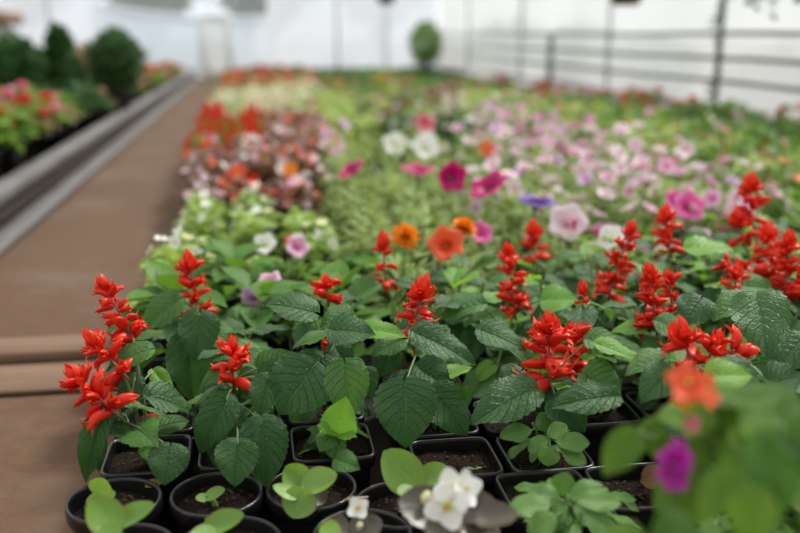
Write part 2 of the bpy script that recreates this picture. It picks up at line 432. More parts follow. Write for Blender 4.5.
def spike(parent, org, top, bot, nw=4, L=.026, per=4, bud=.024, spread=1.0, seed=0, budkind=0, lean_floret=0.0):
    """flower spike: axis (part) > florets and bud head (sub-parts); top/bot are world points"""
    r = random.Random(seed)
    top = Vector(top) - org; bot = Vector(bot) - org
    ax = (top - bot); H = ax.length; axn = ax.normalized()
    mb = MB(); tube(mb, [bot - axn * .012, bot, bot + ax * .5, bot + ax * .8], .0016, .0011, 6)
    sp = obj('flower_spike', mb.mesh('spike_axis', [M['stem_red']]), parent)
    e1 = axn.orthogonal().normalized(); e2 = axn.cross(e1)
    for w in range(nw):
        f = w / max(1, nw - .3)
        for k in range(per):
            base = bot + ax * min(.86, max(0, f * .78 + r.uniform(-.06, .08)))
            az = 2 * PI * (k + .5 * (w % 2)) / per + r.uniform(-.35, .35)
            el = .0 + .60 * f + r.uniform(-.50, .42)
            d = (e1 * math.cos(az) + e2 * math.sin(az)) * math.cos(el) + axn * math.sin(el)
            ln = L * (1 - .35 * f) * r.uniform(.82, 1.15)
            th = ln * r.uniform(1.2, 1.6) * (1.0 if ln > .015 else 1.2)
            obj('floret', FLORET[r.randrange(4)], sp, frame(d, axn, base + d * .002, th * spread, ln, th))
    if bud:
        obj('bud_head', BUD[budkind], sp, frame(axn, e1, bot + ax * 1.0 - axn * bud * .95, bud, bud, bud))
    return sp

# ------------------------------------------------------------------ pots
def lathe(mb, prof, n=36, sq=None, mat=0):
    """revolve (r, z) profile; sq = superellipse exponent for square pots"""
    V = []; U = []; Fc = []
    for j, (r, z) in enumerate(prof):
        for i in range(n):
            a = 2 * PI * i / n
            c, s = math.cos(a), math.sin(a); k = 1.0
            if sq: k = (abs(c) ** sq + abs(s) ** sq) ** (-1 / sq)
            V.append((r * k * c, r * k * s, z)); U.append((i / n, j / len(prof)))
    for j in range(len(prof) - 1):
        for i in range(n):
            k = (i + 1) % n; Fc.append((j * n + i, j * n + k, (j + 1) * n + k, (j + 1) * n + i))
    Fc.append(tuple(reversed(range(n))))
    mb.add(V, Fc, U, mat)
POT_PROF = [(.034, 0), (.0355, .001), (.0425, .076), (.0428, .083), (.0468, .084), (.0478, .0865), (.0480, .0965), (.0474, .0992), (.0458, .1), (.0442, .0992), (.0436, .096), (.043, .086), (.0405, .062)]
SQ_PROF = [(.035, 0), (.0365, .001), (.0425, .074), (.0428, .084), (.0462, .085), (.0474, .0875), (.0476, .0965), (.0470, .0992), (.0455, .1), (.0440, .0992), (.0434, .096), (.0428, .086), (.0405, .06)]
mb = MB(); lathe(mb, POT_PROF, 40); POT_ROUND = mb.mesh('round_pot', [M['pot']])
mb = MB(); lathe(mb, SQ_PROF, 64, 9); POT_SQUARE = mb.mesh('square_pot', [M['pot']])
def soil_mesh(rad, sq, seed, z0=.084):
    r = np.random.RandomState(seed); mb = MB(); n = 40; rings = 12
    V = [(0, 0, z0 + .003)]; Fc = []
    for j in range(1, rings + 1):
        for i in range(n):
            a = 2 * PI * i / n; c, s = math.cos(a), math.sin(a)
            k = (abs(c) ** sq + abs(s) ** sq) ** (-1 / sq) if sq else 1
            rr = rad * j / rings * k
            V.append((rr * c, rr * s, z0 + r.uniform(-.0022, .0022) * (j < rings) + .002 * math.sin(rr * c * 90 + seed)))
    for i in range(n): Fc.append((0, 1 + i, 1 + (i + 1) % n))
    for j in range(rings - 1):
        for i in range(n):
            k = (i + 1) % n; a = 1 + j * n
            Fc.append((a + i, a + k, a + n + k, a + n + i))
    mb.add(V, Fc, None)
    for _ in range(55):                                      # crumbs lying in the soil
        a = r.uniform(0, 6.28); q = rad * .92 * math.sqrt(r.uniform()); s = r.uniform(.0008, .0026)
        V = [(s, 0, 0), (-s, 0, 0), (0, s, 0), (0, -s, 0), (0, 0, s), (0, 0, -s)]
        V = [(x + q * math.cos(a), y + q * math.sin(a), z * .8 + z0 + .002) for x, y, z in V]
        mb.add(V, [(0, 2, 4), (2, 1, 4), (1, 3, 4), (3, 0, 4), (2, 0, 5), (1, 2, 5), (3, 1, 5), (0, 3, 5)], None, 1)
    return mb.mesh('soil', [M['soil'], M['crumb']])
SOIL_R = [soil_mesh(.0432, 0, s) for s in (1, 2)]
SOIL_S = [soil_mesh(.0430, 9, s) for s in (3, 4)]
def add_pot(root, square, tilt=0):
    obj('pot', POT_SQUARE if square else POT_ROUND, root)
    obj('soil', rng.choice(SOIL_S if square else SOIL_R), root)

# ------------------------------------------------------------------ salvia plants
def leaf_to(root, org, mesh, base, tip, width, nrm):
    d = Vector(tip) - Vector(base); L = d.length
    return obj('leaf', mesh, root, frame(d, nrm, Vector(base) - org, width, L, L * .8))

def salvia(pos, spikes, heroes=(), label='', group=None, fill=3, height=.11, square=True, leafscale=1.0, light=.16, rad=1.0, shoots=3, fillspike=True):
    org = Vector((pos[0], pos[1], 0))
    root = thing('potted_salvia', label, 'potted plant', org, group)
    add_pot(root, square)
    mb = MB(); soil = Vector((0, 0, .083))
    stems = []
    for s in spikes:
        b = Vector(s['bot']) - org
        c = Vector((b.x * .25, b.y * .25, .083 + (b.z - .083) * .6))
        st = bez(soil + Vector((R(-.006, .006), R(-.006, .006), 0)), c, b, 10)
        stems.append(st); tube(mb, st, .0027, .0017, 7)
    if not stems:
        for k in range(1):
            b = Vector((R(-.015, .015), R(-.015, .015), .083 + height))
            st = bez(soil, Vector((b.x * .3, b.y * .3, .083 + height * .6)), b, 10)
            stems.append(st); tube(mb, st, .0027, .0017, 7)
    # explicit leaves
    for h in heroes:
        base = Vector(h['base']); tip = Vector(h['tip'])
        leaf_to(root, org, LEAF[h['mat']][h.get('v', rng.randrange(4))], base, tip, h['w'], h['n'])
        q = base - org
        best = min((p for st in stems for p in st[2:]), key=lambda p: (p - q - Vector((0, 0, -.012))).length)
        tube(mb, bez(best, (best + q) / 2 + Vector((0, 0, .006)), q, 5), .0013, .0010, 5)
    # generic decussate pairs
    for si, st in enumerate(stems):
        nn = fill if si == 0 else max(1, fill - 2)
        a0 = R(0, PI)
        for k in range(nn):
            f = (k + .8) / (nn + .25)
            p = st[int(round(f * 10))]
            for q in range(2):
                az = a0 + k * PI / 2 + q * PI + R(-.4, .4)
                L = R(.044, .066) * (1 - .30 * max(0, f - .5) * 2) * leafscale
                pe = R(.010, .022) * rad
                out = Vector((math.cos(az), math.sin(az), 0))
                b = p + out * pe + Vector((0, 0, R(.002, .012)))
                el = R(-.75, .10) if f < .6 else R(-.45, .35)
                d = out * math.cos(el) + Vector((0, 0, math.sin(el)))
                up = Vector((0, 0, 1)) + Vector((R(-.35, .35), R(-.35, .35) - .15, 0))
                mk = 'leaf_light' if rng.random() < light * (.4 + f) else ('leaf_mid' if rng.random() < .45 else 'leaf_dark')
                obj('leaf', LEAF[mk][rng.randrange(4)], root, frame(d, up, b, L * R(.70, .85), L, L * .8))
                tube(mb, [p, (p + b) / 2 + Vector((0, 0, .003)), b + d * .003], .0012, .0009, 5)
    # small leaves of the side shoots low on the stem
    for k in range(shoots * 2):
        st = stems[k % len(stems)]; p = st[rng.randrange(2, 7)]; az = R(0, 6.28); out = Vector((math.cos(az), math.sin(az), 0))
        L = R(.024, .042); b = p + out * R(.008, .026) + Vector((0, 0, R(0, .015))); el = R(-.5, .4); d = out * math.cos(el) + Vector((0, 0, math.sin(el)))
        mk = rng.choice(('leaf_dark', 'leaf_mid', 'leaf_mid', 'leaf_light'))
        obj('leaf', LEAF[mk][rng.randrange(4)], root, frame(d, Vector((R(-.4, .4), R(-.6, .2), 1)), b, L * R(.66, .8), L, L * .8)); tube(mb, [p, b + d * .002], .0010, .0008, 5)
    obj('stem', mb.mesh('salvia_stem', [M['stem']]), root)
    for i, s in enumerate(spikes):
        spike(root, org, s['top'], s['bot'], **{k: v for k, v in s.items() if k not in ('top', 'bot')})
    return root

def S(tx, ty, bx, by, d, **kw):                                     # spike seen between two pixels at depth d
    return dict(top=at(tx, ty, d), bot=at(bx, by, d), **kw)
def Lf(bx, by, tx, ty, w, d, mat='leaf_dark', dt=-.015, n=None, v=None, face=.5):
    """leaf seen from base pixel to tip pixel, w pixels wide, at depth d (tip dt nearer)"""
    base = at(bx, by, d); tip = at(tx, ty, d + dt)
    tocam = (CP - base).normalized()
    nn = Vector((0, 0, 1)) * (1 - face) + tocam * face if n is None else Vector(n)
    h = dict(base=base, tip=tip, w=w * d / F * 1.12, mat=mat, n=nn)
    if v is not None: h['v'] = v
    return h

# ================================================================== THE PLACE
WX, LX, Y0, Y1 = 2.44, -4.2, -1.2, 12.2
# ---- ground and shell
mb = MB(); V, Fc, U = grid(lambda u, v: (LX - .1 + u * (WX - LX + .2), Y0 - .1 + v * (Y1 - Y0 + .2), .0), 40, 80)
mb.add(V, Fc, U); struct('floor', mb, [M['path']])
mb = MB(); mb.add([(-60, -40, -.03), (60, -40, -.03), (60, 90, -.03), (-60, 90, -.03)], [(0, 1, 2, 3)], None)
struct('ground_outside', mb, [M['grass']])
WH = 1.25; RIDGE = 2.55; XC = (WX + LX) / 2
def arch(t):                                                        # t 0..1 from right eave to left eave
    a = PI * t
    return XC + (WX - XC) * math.cos(a), WH + (RIDGE - WH) * math.sin(a)
mb = MB(); mb.add(*grid(lambda u, v: (WX + .02 + .012 * math.sin(v * 50 + u * 4), Y0 + v * (Y1 - Y0), u * WH), 6, 60)); struct('wall_right', mb, [M['film']], True)
mb = MB(); mb.add(*grid(lambda u, v: (LX - .02 - .012 * math.sin(v * 50 + u * 4), Y0 + v * (Y1 - Y0), u * WH), 6, 60)); struct('wall_left', mb, [M['film']], True)
mb = MB(); mb.add(*grid(lambda u, v: (arch(u)[0], Y0 + v * (Y1 - Y0), arch(u)[1] + .02), 24, 12)); struct('ceiling', mb, [M['film_roof']], True)
def gable(mb, y, z_of_x0, z_of_x1, x0, x1, n=40):
    V = []; Fc = []
    for i in range(n + 1):
        x = x0 + (x1 - x0) * i / n
        V += [(x, y, z_of_x0(x)), (x, y, z_of_x1(x))]
    for i in range(n): Fc.append((2 * i, 2 * i + 2, 2 * i + 3, 2 * i + 1))
    mb.add(V, Fc, None)
def roof_z(x):
    c = max(-1, min(1, (x - XC) / (WX - XC))); return WH + (RIDGE - WH) * math.sqrt(max(0, 1 - c * c))
DX0, DX1 = -.62, -.28                                               # doorway at the end of the path
VX0, VX1 = -1.85, .20                                               # open vent over the sagging sheet
def sag(x): return .775 + .055 * ((x + .35) / .9) ** 2 * (1 if x < -.35 else .6)
mb = MB()
gable(mb, Y1, lambda x: 0, roof_z, LX, VX0); gable(mb, Y1, lambda x: 0, roof_z, VX1, WX)
gable(mb, Y1, lambda x: 0, sag, VX0, DX0); gable(mb, Y1, lambda x: 0, sag, DX1, VX1)
gable(mb, Y1, lambda x: 1.75, roof_z, VX0, VX1)
struct('wall_far', mb, [M['film_blue']])
mb = MB(); gable(mb, Y0, lambda x: 0, roof_z, LX, WX); struct('wall_near', mb, [M['film']])
mb = MB(); gable(mb, Y1 + .12, lambda x: .3, lambda x: 1.75, VX0, VX1); tag(obj('vent_haze_sheet', mb.mesh('vent_haze_sheet', [M['film_haze']])), 'thin sheet added to haze the view through the far wall vent', 'plastic sheet')  # added sheet that mists the trees seen through the vent
# sheet rolled along the sagging edge of the vent
mb = MB(); tube(mb, [(VX0 + (VX1 - VX0) * i / 24, Y1 + .03, sag(VX0 + (VX1 - VX0) * i / 24)) for i in range(25)], .012, n=8)
tag(obj('rolled_sheet', mb.mesh('rolled_sheet', [M['white_paint']])), 'pale rolled edge of plastic sheet sagging across the far end wall', 'plastic sheet')
# door at the end of the path
d = bpy.data.objects.new('door_1', None); COL.objects.link(d); d.location = ((DX0 + DX1) / 2, Y1, 0); d['kind'] = 'structure'
w = (DX1 - DX0) / 2
for sx in (-1, 1):
    mb = MB(); box(mb, sx * w - .028, sx * w + .028, -.03, .03, 0, .80, .004); obj('door_post', mb.mesh('door_post', [M['white_paint']]), d)
mb = MB(); box(mb, -w + .03, w - .03, -.012, .012, 0, .16, .003); box(mb, -w + .03, w - .03, -.012, .012, 0.76, .80, .003); obj('door_rail', mb.mesh('door_rail', [M['white_paint']]), d)
mb = MB(); mb.add([(-w + .03, 0, .16), (w - .03, 0, .16), (w - .03, 0, .77), (-w + .03, 0, .77)], [(0, 1, 2, 3)], None); obj('door_sheet', mb.mesh('door_sheet', [M['film']]), d)

# ---- pipe hoops, posts and rails
RAILZ = (.56, .437, .32, .185, .055)
ypost = [y_on_wall(WX - .05, px) for px in (806, 716, 606)]
step = 2.0
hoops = [ypost[1] - 2 * 1.6, ypost[1] - 1.6, ypost[1], ypost[2], ypost[2] + 2.1, ypost[2] + 4.2]
hoops = [y for y in hoops if Y0 < y < Y1 - .3]
for i, y in enumerate(hoops):
    pts = [(WX - .03, y, -.02), (WX - .03, y, WH * .5)] + [(arch(t / 24)[0] + (-.03 if t < 4 else .03 if t > 20 else 0), y, arch(t / 24)[1] - .01) for t in range(25)] + [(LX + .03, y, WH * .5), (LX + .03, y, -.02)]
    mb = MB(); tube(mb, pts, .016, n=10)
    where = {2: 'grey pipe hoop rising by the wall with a thin climbing vine on it', 3: 'grey pipe hoop rising from the right wall midway down the greenhouse'}.get(i)
    o = obj('pipe_hoop', mb.mesh('pipe_hoop', [M['rail' if i in (1, 2) else 'steel_pale']]))
    if where: tag(o, where, 'hoop')
    elif i < 2: tag(o, 'grey pipe hoop spanning the greenhouse nearest the viewer' if i == 1 else 'grey pipe hoop spanning the greenhouse behind the viewer', 'hoop')
    else: tag(o, 'far grey pipe hoop, last but one before the end wall' if i == len(hoops) - 2 else 'far grey pipe hoop closest to the end wall', 'hoop')
names = ['topmost', 'second from the top', 'middle', 'second from the bottom', 'lowest']
for z, nm in zip(RAILZ, names):
    mb = MB(); tube(mb, [(WX - .055, Y0 + .1 + (Y1 - Y0 - .2) * i / 20, z + .004 * math.sin(i * 1.7)) for i in range(21)], .0115 if z > .1 else .018, n=8)
    tag(obj('wall_rail', mb.mesh('wall_rail', [M['rail']])), f'grey horizontal pipe along the right plastic wall, {nm} of five', 'rail', 'rails along the right wall')
# short dark post standing against the right wall
def short_post(px, py_top, w_, label):
    y = y_on_wall(WX - .12, px); zt = CAM_H - (py_top - 34) / F * proj((WX - .12, y, .5))[2]
    mb = MB(); box(mb, -w_, w_, -w_, w_, 0, zt, .004); o = obj('wooden_post', mb.mesh('wooden_post', [M['steel']])); o.location = (WX - .12, y, 0)
    tag(o, label, 'post')
short_post(551, 34, .022, 'short dark grey post against the right wall, bench high')
# faint uprights in the end wall
for x in (-3.2, -2.5, 1.1, 1.75):
    mb = MB(); tube(mb, [(x, Y1 - .05, -.01), (x, Y1 - .05, roof_z(x) - .02)], .016, n=8)
    nm = {-3.2: 'leftmost', -2.5: 'second from the left', 1.1: 'third from the left', 1.75: 'rightmost'}[x]
    tag(obj('end_wall_post', mb.mesh('end_wall_post', [M['steel_pale']])), f'slim grey upright in the far end wall, {nm} of four', 'post', 'uprights of the far end wall')

# ---- black sheet put in as the shade between the pots, path edging
mb = MB(); mb.add(*grid(lambda u, v: (-.215 + u * (WX - .05 + .215), -.3 + v * (Y1 - .35 + .3), .004 + .002 * math.sin(v * 90) * math.sin(u * 13)), 30, 120))
tag(obj('pot_shade_sheet', mb.mesh('pot_shade_sheet', [M['bed_black']])), 'black sheet added as the shade between pots right of the path', 'shade sheet')
mb = MB(); box(mb, -4.1, -.775, 1.0, 10.5, .001, .085, .01)
tag(obj('raised_bed', mb.mesh('raised_bed', [M['bed_black']])), 'dark raised bed left of the path carrying potted flowers', 'flower bed')
mb = MB(); box(mb, -.735, -.662, 1.0, 11.9, .0, .024, .004); tag(obj('edging_beam', mb.mesh('edging_beam', [M['timber']])), 'pale lower timber beam along the left side of the path', 'timber')
mb = MB(); box(mb, -.772, -.722, 1.0, 11.9, .0255, .089, .004); tag(obj('gap_shade_strip', mb.mesh('gap_shade_strip', [M['timber_dark']])), 'dark strip added as the shade in the gap between the two grey beams', 'timber')  # shade of the gap between the beams, put into a dark strip
mb = MB(); box(mb, -.770, -.706, 1.0, 11.9, .0905, .136, .006); tag(obj('edging_beam', mb.mesh('edging_beam', [M['timber']])), 'grey upper timber beam edging the left flower bed', 'timber')
# two sleepers across the path in front
p = atz(40, 357, 0); mb = MB(); box(mb, -.66, -.225, p.y - .055, p.y + .03, 0, .030, .004)
tag(obj('path_sleeper', mb.mesh('path_sleeper', [M['timber_brown']])), 'brown timber sleeper across the path, the upper step', 'timber')
mb = MB(); box(mb, -.66, -.225, p.y - .185, p.y - .065, 0, .012, .004)
tag(obj('path_sleeper', mb.mesh('path_sleeper', [M['timber_brown']])), 'low brown board across the path in front of the sleeper', 'timber')

# ================================================================== SALVIAS
cells = [(-.135 + .104 * i, .968 + .104 * j) for j in range(4) for i in range(3)]
cells += [(.205 + .103 * i, .908 + .103 * j) for j in range(8) for i in range(13)]
def ymax(x): return 1.20 if x < .13 else 1.28 + .42 * max(0, min(1, (x - .15) / .7))
def ymin(x): return .93 if x < .13 else (1.0 if x < .45 else .80 + .0 * x)
cells.remove((-.135, .968 + .104))
free = [c for c in cells if ymin(c[0]) < c[1] < ymax(c[0])]
def take(x, y):
    c = min(free, key=lambda c: (c[0] - x) ** 2 + (c[1] - y) ** 2); free.remove(c); return c
G_S = 'red salvias in flower'
def feat(spikes, heroes, label, at_=None, **kw):
    q = at_ or spikes[0]['bot']
    c = take(q[0], q[1]); return salvia(c, spikes, heroes, label, G_S, **kw)

feat([S(98, 274, 133, 338, 1.02, nw=5, per=4, L=.024, bud=.026, seed=11), S(84, 330, 122, 372, .98, nw=3, per=4, L=.027, bud=.030, seed=12, budkind=1),
      S(64, 366, 112, 410, .95, nw=4, per=4, L=.027, bud=.031, seed=13, budkind=1)],
     [Lf(117, 404, 172, 411, 15, .97, 'leaf_mid', dt=.01, face=.1, v=0), Lf(102, 415, 79, 484, 24, .96, v=1), Lf(170, 448, 165, 485, 36, .93, face=.7, v=0),
      Lf(105, 425, 146, 434, 20, .97, face=.3), Lf(148, 350, 104, 362, 26, 1.0, 'leaf_mid', face=.45), Lf(135, 378, 122, 412, 22, 1.0, face=.6), Lf(155, 372, 172, 392, 16, 1.04, 'leaf_light', face=.7),
      Lf(92, 432, 100, 470, 22, .98, face=.7)],
     'leftmost red salvia, three spikes leaning out over the path', at_=(-.132, .965), fill=0, shoots=1)
feat([S(232, 335, 233, 382, 1.0, nw=3, per=4, L=.029, bud=.024, seed=24, budkind=2)],
     [Lf(262, 368, 289, 349, 26, 1.0, 'leaf_mid', face=.55, v=0, dt=.0), Lf(265, 377, 299, 355, 20, .99, face=.5, v=2, dt=-.01), Lf(268, 378, 260, 416, 28, .98, face=.75, v=0),
      Lf(262, 424, 268, 488, 44, .95, face=.75, v=0), Lf(226, 400, 202, 446, 34, .96, face=.75, v=1), Lf(234, 406, 232, 434, 20, .97, face=.75, v=0),
      Lf(238, 444, 234, 487, 38, .93, face=.7, v=2), Lf(222, 372, 199, 382, 18, 1.0, 'leaf_mid', face=.3), Lf(215, 415, 198, 452, 30, .98, face=.6, v=3), Lf(252, 372, 238, 392, 18, 1.01, 'leaf_mid', face=.5)],
     'red salvia with one compact spike, second from the path in the front row', at_=(-.03, .965), fill=2)
feat([S(187, 250, 197, 312, 1.2, nw=4, per=4, L=.027, bud=.032, seed=31, budkind=1)],
     [Lf(200, 316, 198, 362, 36, 1.15, face=.8, v=0), Lf(190, 340, 190, 402, 42, 1.16, face=.7, v=1), Lf(178, 300, 138, 328, 30, 1.18, 'leaf_mid', face=.5, v=0), Lf(210, 330, 240, 345, 28, 1.2, 'leaf_mid', face=.4)],
     'red salvia with one full spike beside the path, behind the leftmost one', at_=(-.135, 1.17), fill=2)
feat([S(383, 231, 385, 282, 1.3, nw=3, per=3, L=.023, bud=.033, seed=41, budkind=2)], [Lf(375, 285, 345, 300, 28, 1.28, 'leaf_mid', face=.3)],
     'red salvia whose spike has one round bud above three florets, left of the orange marigold')
feat([S(326, 274, 328, 298, 1.22, nw=2, per=4, L=.025, bud=.024, seed=51, budkind=1)], [], 'red salvia with a low orange red flower head beside pink blossoms', fill=3)
feat([S(328, 338, 329, 358, 1.03, nw=2, per=3, L=.014, bud=.018, seed=61)],
     [Lf(312, 312, 264, 299, 32, 1.03, face=.45, v=0, dt=-.01), Lf(328, 334, 292, 343, 18, 1.0, 'leaf_mid', face=.1, v=0), Lf(334, 330, 374, 330, 34, .99, face=.55, v=0), Lf(350, 315, 318, 322, 26, 1.05, 'leaf_mid', face=.4),
      Lf(312, 368, 279, 415, 58, .98, face=.75, v=0), Lf(345, 366, 352, 420, 40, .98, 'leaf_mid', face=.75, v=0), Lf(322, 358, 305, 392, 40, 1.0, face=.7, v=2), Lf(366, 370, 370, 396, 20, 1.02, face=.7),
      Lf(335, 345, 352, 372, 22, 1.02, face=.6), Lf(362, 330, 404, 327, 24, 1.03, 'leaf_light', face=.35)],
     'dark leaved salvia with one tiny red bud under its broad top leaves', at_=(.075, 1.07), fill=3)
feat([], [Lf(337, 433, 344, 399, 33, .95, 'leaf_light', face=.7, v=0), Lf(336, 432, 318, 424, 18, .95, 'leaf_light', face=.4, v=2), Lf(338, 434, 356, 436, 16, .95, 'leaf_light', face=.3, v=2), Lf(330, 437, 320, 448, 20, .95, 'leaf_mid', face=.6), Lf(338, 459, 359, 467, 22, .93, 'leaf_mid', face=.7, v=0), Lf(318, 436, 308, 428, 12, .96, 'leaf_mid', face=.5), Lf(334, 440, 336, 458, 20, .95, 'leaf_mid', face=.6)],
     'small young salvia with a bright yellow green shoot, not in flower, behind the folded begonia', at_=(.075, .968), fill=1, height=.045, leafscale=.55, shoots=2)
feat([S(426, 274, 411, 335, 1.08, nw=4, per=4, L=.025, bud=.038, seed=71, budkind=1)],
     [Lf(405, 386, 408, 448, 56, .97, face=.8, v=0), Lf(418, 334, 480, 360, 34, .99, face=.5, v=0, dt=-.01), Lf(434, 392, 470, 434, 40, 1.0, face=.7, v=0), Lf(400, 340, 372, 352, 26, 1.05, 'leaf_mid', face=.4),
      Lf(420, 368, 450, 388, 34, 1.03, face=.6), Lf(392, 350, 375, 378, 26, 1.06, face=.6)],
     'red salvia with a dense slanting spike above a broad hanging leaf', at_=(.205, 1.01), fill=2)
feat([S(507, 240, 515, 312, 1.25, nw=5, per=4, L=.026, bud=.028, seed=81)], [Lf(480, 304, 437, 312, 26, 1.2, 'leaf_mid', face=.35), Lf(545, 300, 577, 296, 34, 1.2, 'leaf_light', face=.45, v=0)],
     'red salvia with a loose tall spike of wide florets, left of the fuller pair')
feat([S(533, 219, 534, 258, 1.55, nw=3, per=4, L=.028, bud=.036, seed=91, budkind=1)], [], 'blurred red salvia spike standing behind the loose tall one', fill=3)
feat([S(549, 308, 549, 380, 1.0, nw=4, per=4, L=.033, bud=.032, seed=101), S(577, 322, 572, 366, 1.06, nw=3, per=4, L=.028, bud=.028, seed=102)],
     [Lf(483, 331, 528, 346, 30, 1.02, face=.45, v=0), Lf(530, 390, 471, 419, 42, .97, face=.55, v=0, dt=-.03), Lf(612, 396, 550, 402, 34, .95, face=.5, v=0), Lf(590, 340, 625, 352, 30, 1.0, 'leaf_mid', face=.35),
      Lf(556, 400, 586, 432, 36, .98, face=.6), Lf(520, 372, 500, 392, 30, 1.02, face=.6), Lf(586, 375, 622, 396, 40, .98, 'leaf_mid', face=.5)],
     'red salvia in sharp focus with long level florets spread around its spike', at_=(.308, 1.01), fill=2)
feat([S(583, 280, 583, 303, 1.12, nw=1, per=3, L=.010, bud=.022, seed=111, budkind=2)], [Lf(600, 345, 648, 359, 24, .98, 'leaf_light', face=.25, v=0)], 'salvia with a single small red bud between two big spikes')
feat([S(634, 219, 609, 296, 1.28, nw=6, per=4, L=.026, bud=.03, seed=121)], [], 'red salvia with a long curved spike leaning right, at the middle of the row', fill=3)
feat([S(665, 204, 668, 250, 1.38, nw=4, per=4, L=.027, bud=.036, seed=131, budkind=1)], [Lf(690, 248, 735, 244, 34, 1.3, 'leaf_light', face=.25)], 'upright dense red salvia spike right of the long curved one')
feat([S(648, 260, 656, 326, 1.15, nw=5, per=5, L=.026, bud=.03, seed=141), S(668, 268, 672, 310, 1.17, nw=3, per=4, L=.024, bud=.022, seed=142)], [Lf(700, 300, 685, 324, 34, 1.1, face=.6), Lf(660, 322, 695, 336, 26, 1.08, 'leaf_mid', face=.4)],
     'bushy red salvia with two broad spikes under the upright one')
feat([S(750, 172, 752, 222, 1.45, nw=4, per=4, L=.030, bud=.038, seed=151, budkind=1), S(735, 208, 742, 240, 1.43, nw=2, per=4, L=.028, bud=.034, seed=152, budkind=1)], [],
     'tallest red salvia, its spike highest in the right of the bed', fill=3)
feat([S(765, 222, 772, 275, 1.36, nw=4, per=5, L=.030, bud=.036, seed=161, budkind=1), S(718, 262, 752, 274, 1.3, nw=4, per=3, L=.026, bud=.02, seed=162)], [Lf(735, 285, 775, 288, 30, 1.25, 'leaf_mid', face=.4)],
     'red salvia with one thick spike and one lying flat, below the tallest', fill=3)
feat([S(738, 262, 735, 292, 1.22, nw=2, per=4, L=.024, bud=.026, seed=171)], [Lf(757, 298, 770, 352, 50, 1.0, face=.65, v=0, dt=-.05), Lf(745, 300, 712, 318, 30, 1.1, 'leaf_mid', face=.4)],
     'red salvia with a low spike above one large dull green leaf')
feat([S(790, 228, 785, 298, 1.3, nw=5, per=5, L=.029, bud=.032, seed=181), S(812, 250, 806, 300, 1.3, nw=4, per=4, L=.029, bud=.03, seed=182)], [Lf(800, 340, 772, 372, 36, 1.05, face=.5)],
     'red salvia cut by the right edge of the picture', fill=3)
feat([S(677, 317, 692, 366, .93, nw=2, per=4, L=.030, bud=.038, seed=191, budkind=1), S(722, 328, 706, 364, .93, nw=3, per=4, L=.027, bud=.024, seed=192)],
     [Lf(712, 376, 754, 371, 34, .84, 'leaf_light', face=.55, v=0, dt=.0), Lf(720, 372, 770, 400, 50, .86, face=.4), Lf(670, 372, 640, 395, 36, .92, face=.5), Lf(665, 360, 625, 372, 30, .95, 'leaf_mid', face=.3)],
     'low red salvia with two chunky heads at the right front', at_=(.52, .91), fill=2)
feat([S(758, 350, 733, 352, .93, nw=1, per=2, L=.022, bud=.026, seed=193, budkind=2)], [Lf(770, 385, 800, 372, 44, .88, face=.5)], 'salvia with a lone red bud lying sideways at the right front', at_=(.62, .91), fill=2)
# leafy salvias between them, not in flower
for c in sorted(free):
    px, py, dz = proj((c[0], c[1], .16))
    if px > 860 or py > 520: continue
    front = c[1] < 1.0
    lab = 'leafy salvia not yet in flower among the red spikes' if px > 420 else 'leafy salvia not yet in flower near the path'
    salvia(c, [], [], lab, 'salvias not yet in flower', fill=5 if not front else 4, height=R(.085, .115) if c[0] < .15 else R(.10, .14), light=.30 if c[1] > 1.15 else .16)

# ================================================================== BEGONIAS IN ROUND POTS, FRONT LEFT
def petal5(n, wide, cup, seed, round_=.8, centre=True):
    """n flat petals round a centre, radius 1, facing +Z; material 0 petals, 1 centre"""
    r = random.Random(seed); mb = MB()
    for k in range(n):
        az = 2 * PI * k / n + r.uniform(-.1, .1)
        def pf(u, v):
            s = 2 * u - 1; w = wide * math.sin(PI * (.10 + .84 * v ** round_)) ** .8
            return (s * w, .05 + .95 * v, cup * v * v + .25 * (s * w) ** 2 - .08 * math.sin(3 * v) * abs(s))
        ax = Vector((math.cos(az), math.sin(az), r.uniform(-.05, .2)))
        V, Fc, U = grid(pf, 4, 5); mb.add(V, Fc, U, 0, frame(ax, (0, 0, 1), (0, 0, .02 * (k % 2)), 1, 1, 1))
    if centre:
        for k in range(9):
            a = k * 2.4; q = .035 * math.sqrt(k)
            tube(mb, [(q * math.cos(a), q * math.sin(a), 0), (1.5 * q * math.cos(a), 1.5 * q * math.sin(a), .20)], .04, .05, 5, 1)
    return mb
def petunia(seed, ruffle=.07, lobes=5):
    r = random.Random(seed); p1 = r.uniform(0, 6); mb = MB()
    def fn(u, v):
        a = 2 * PI * u; rr = .10 + .90 * v ** .8
        rad = rr * (1 + .10 * v * math.cos(lobes * a + p1))
        return (rad * math.cos(a), rad * math.sin(a), -.62 * (1 - v) ** 2.2 + ruffle * v * v * math.sin(lobes * a * 1 + p1 + 1.5) + .5 * ruffle * v ** 3 * math.sin(11 * a + p1) - .10 * v ** 3)
    mb.add(*grid(fn, 30, 8, True)); 
    tube(mb, [(0, 0, -.6), (0, 0, -1.05)], .10, .05, 6, 1)
    return mb
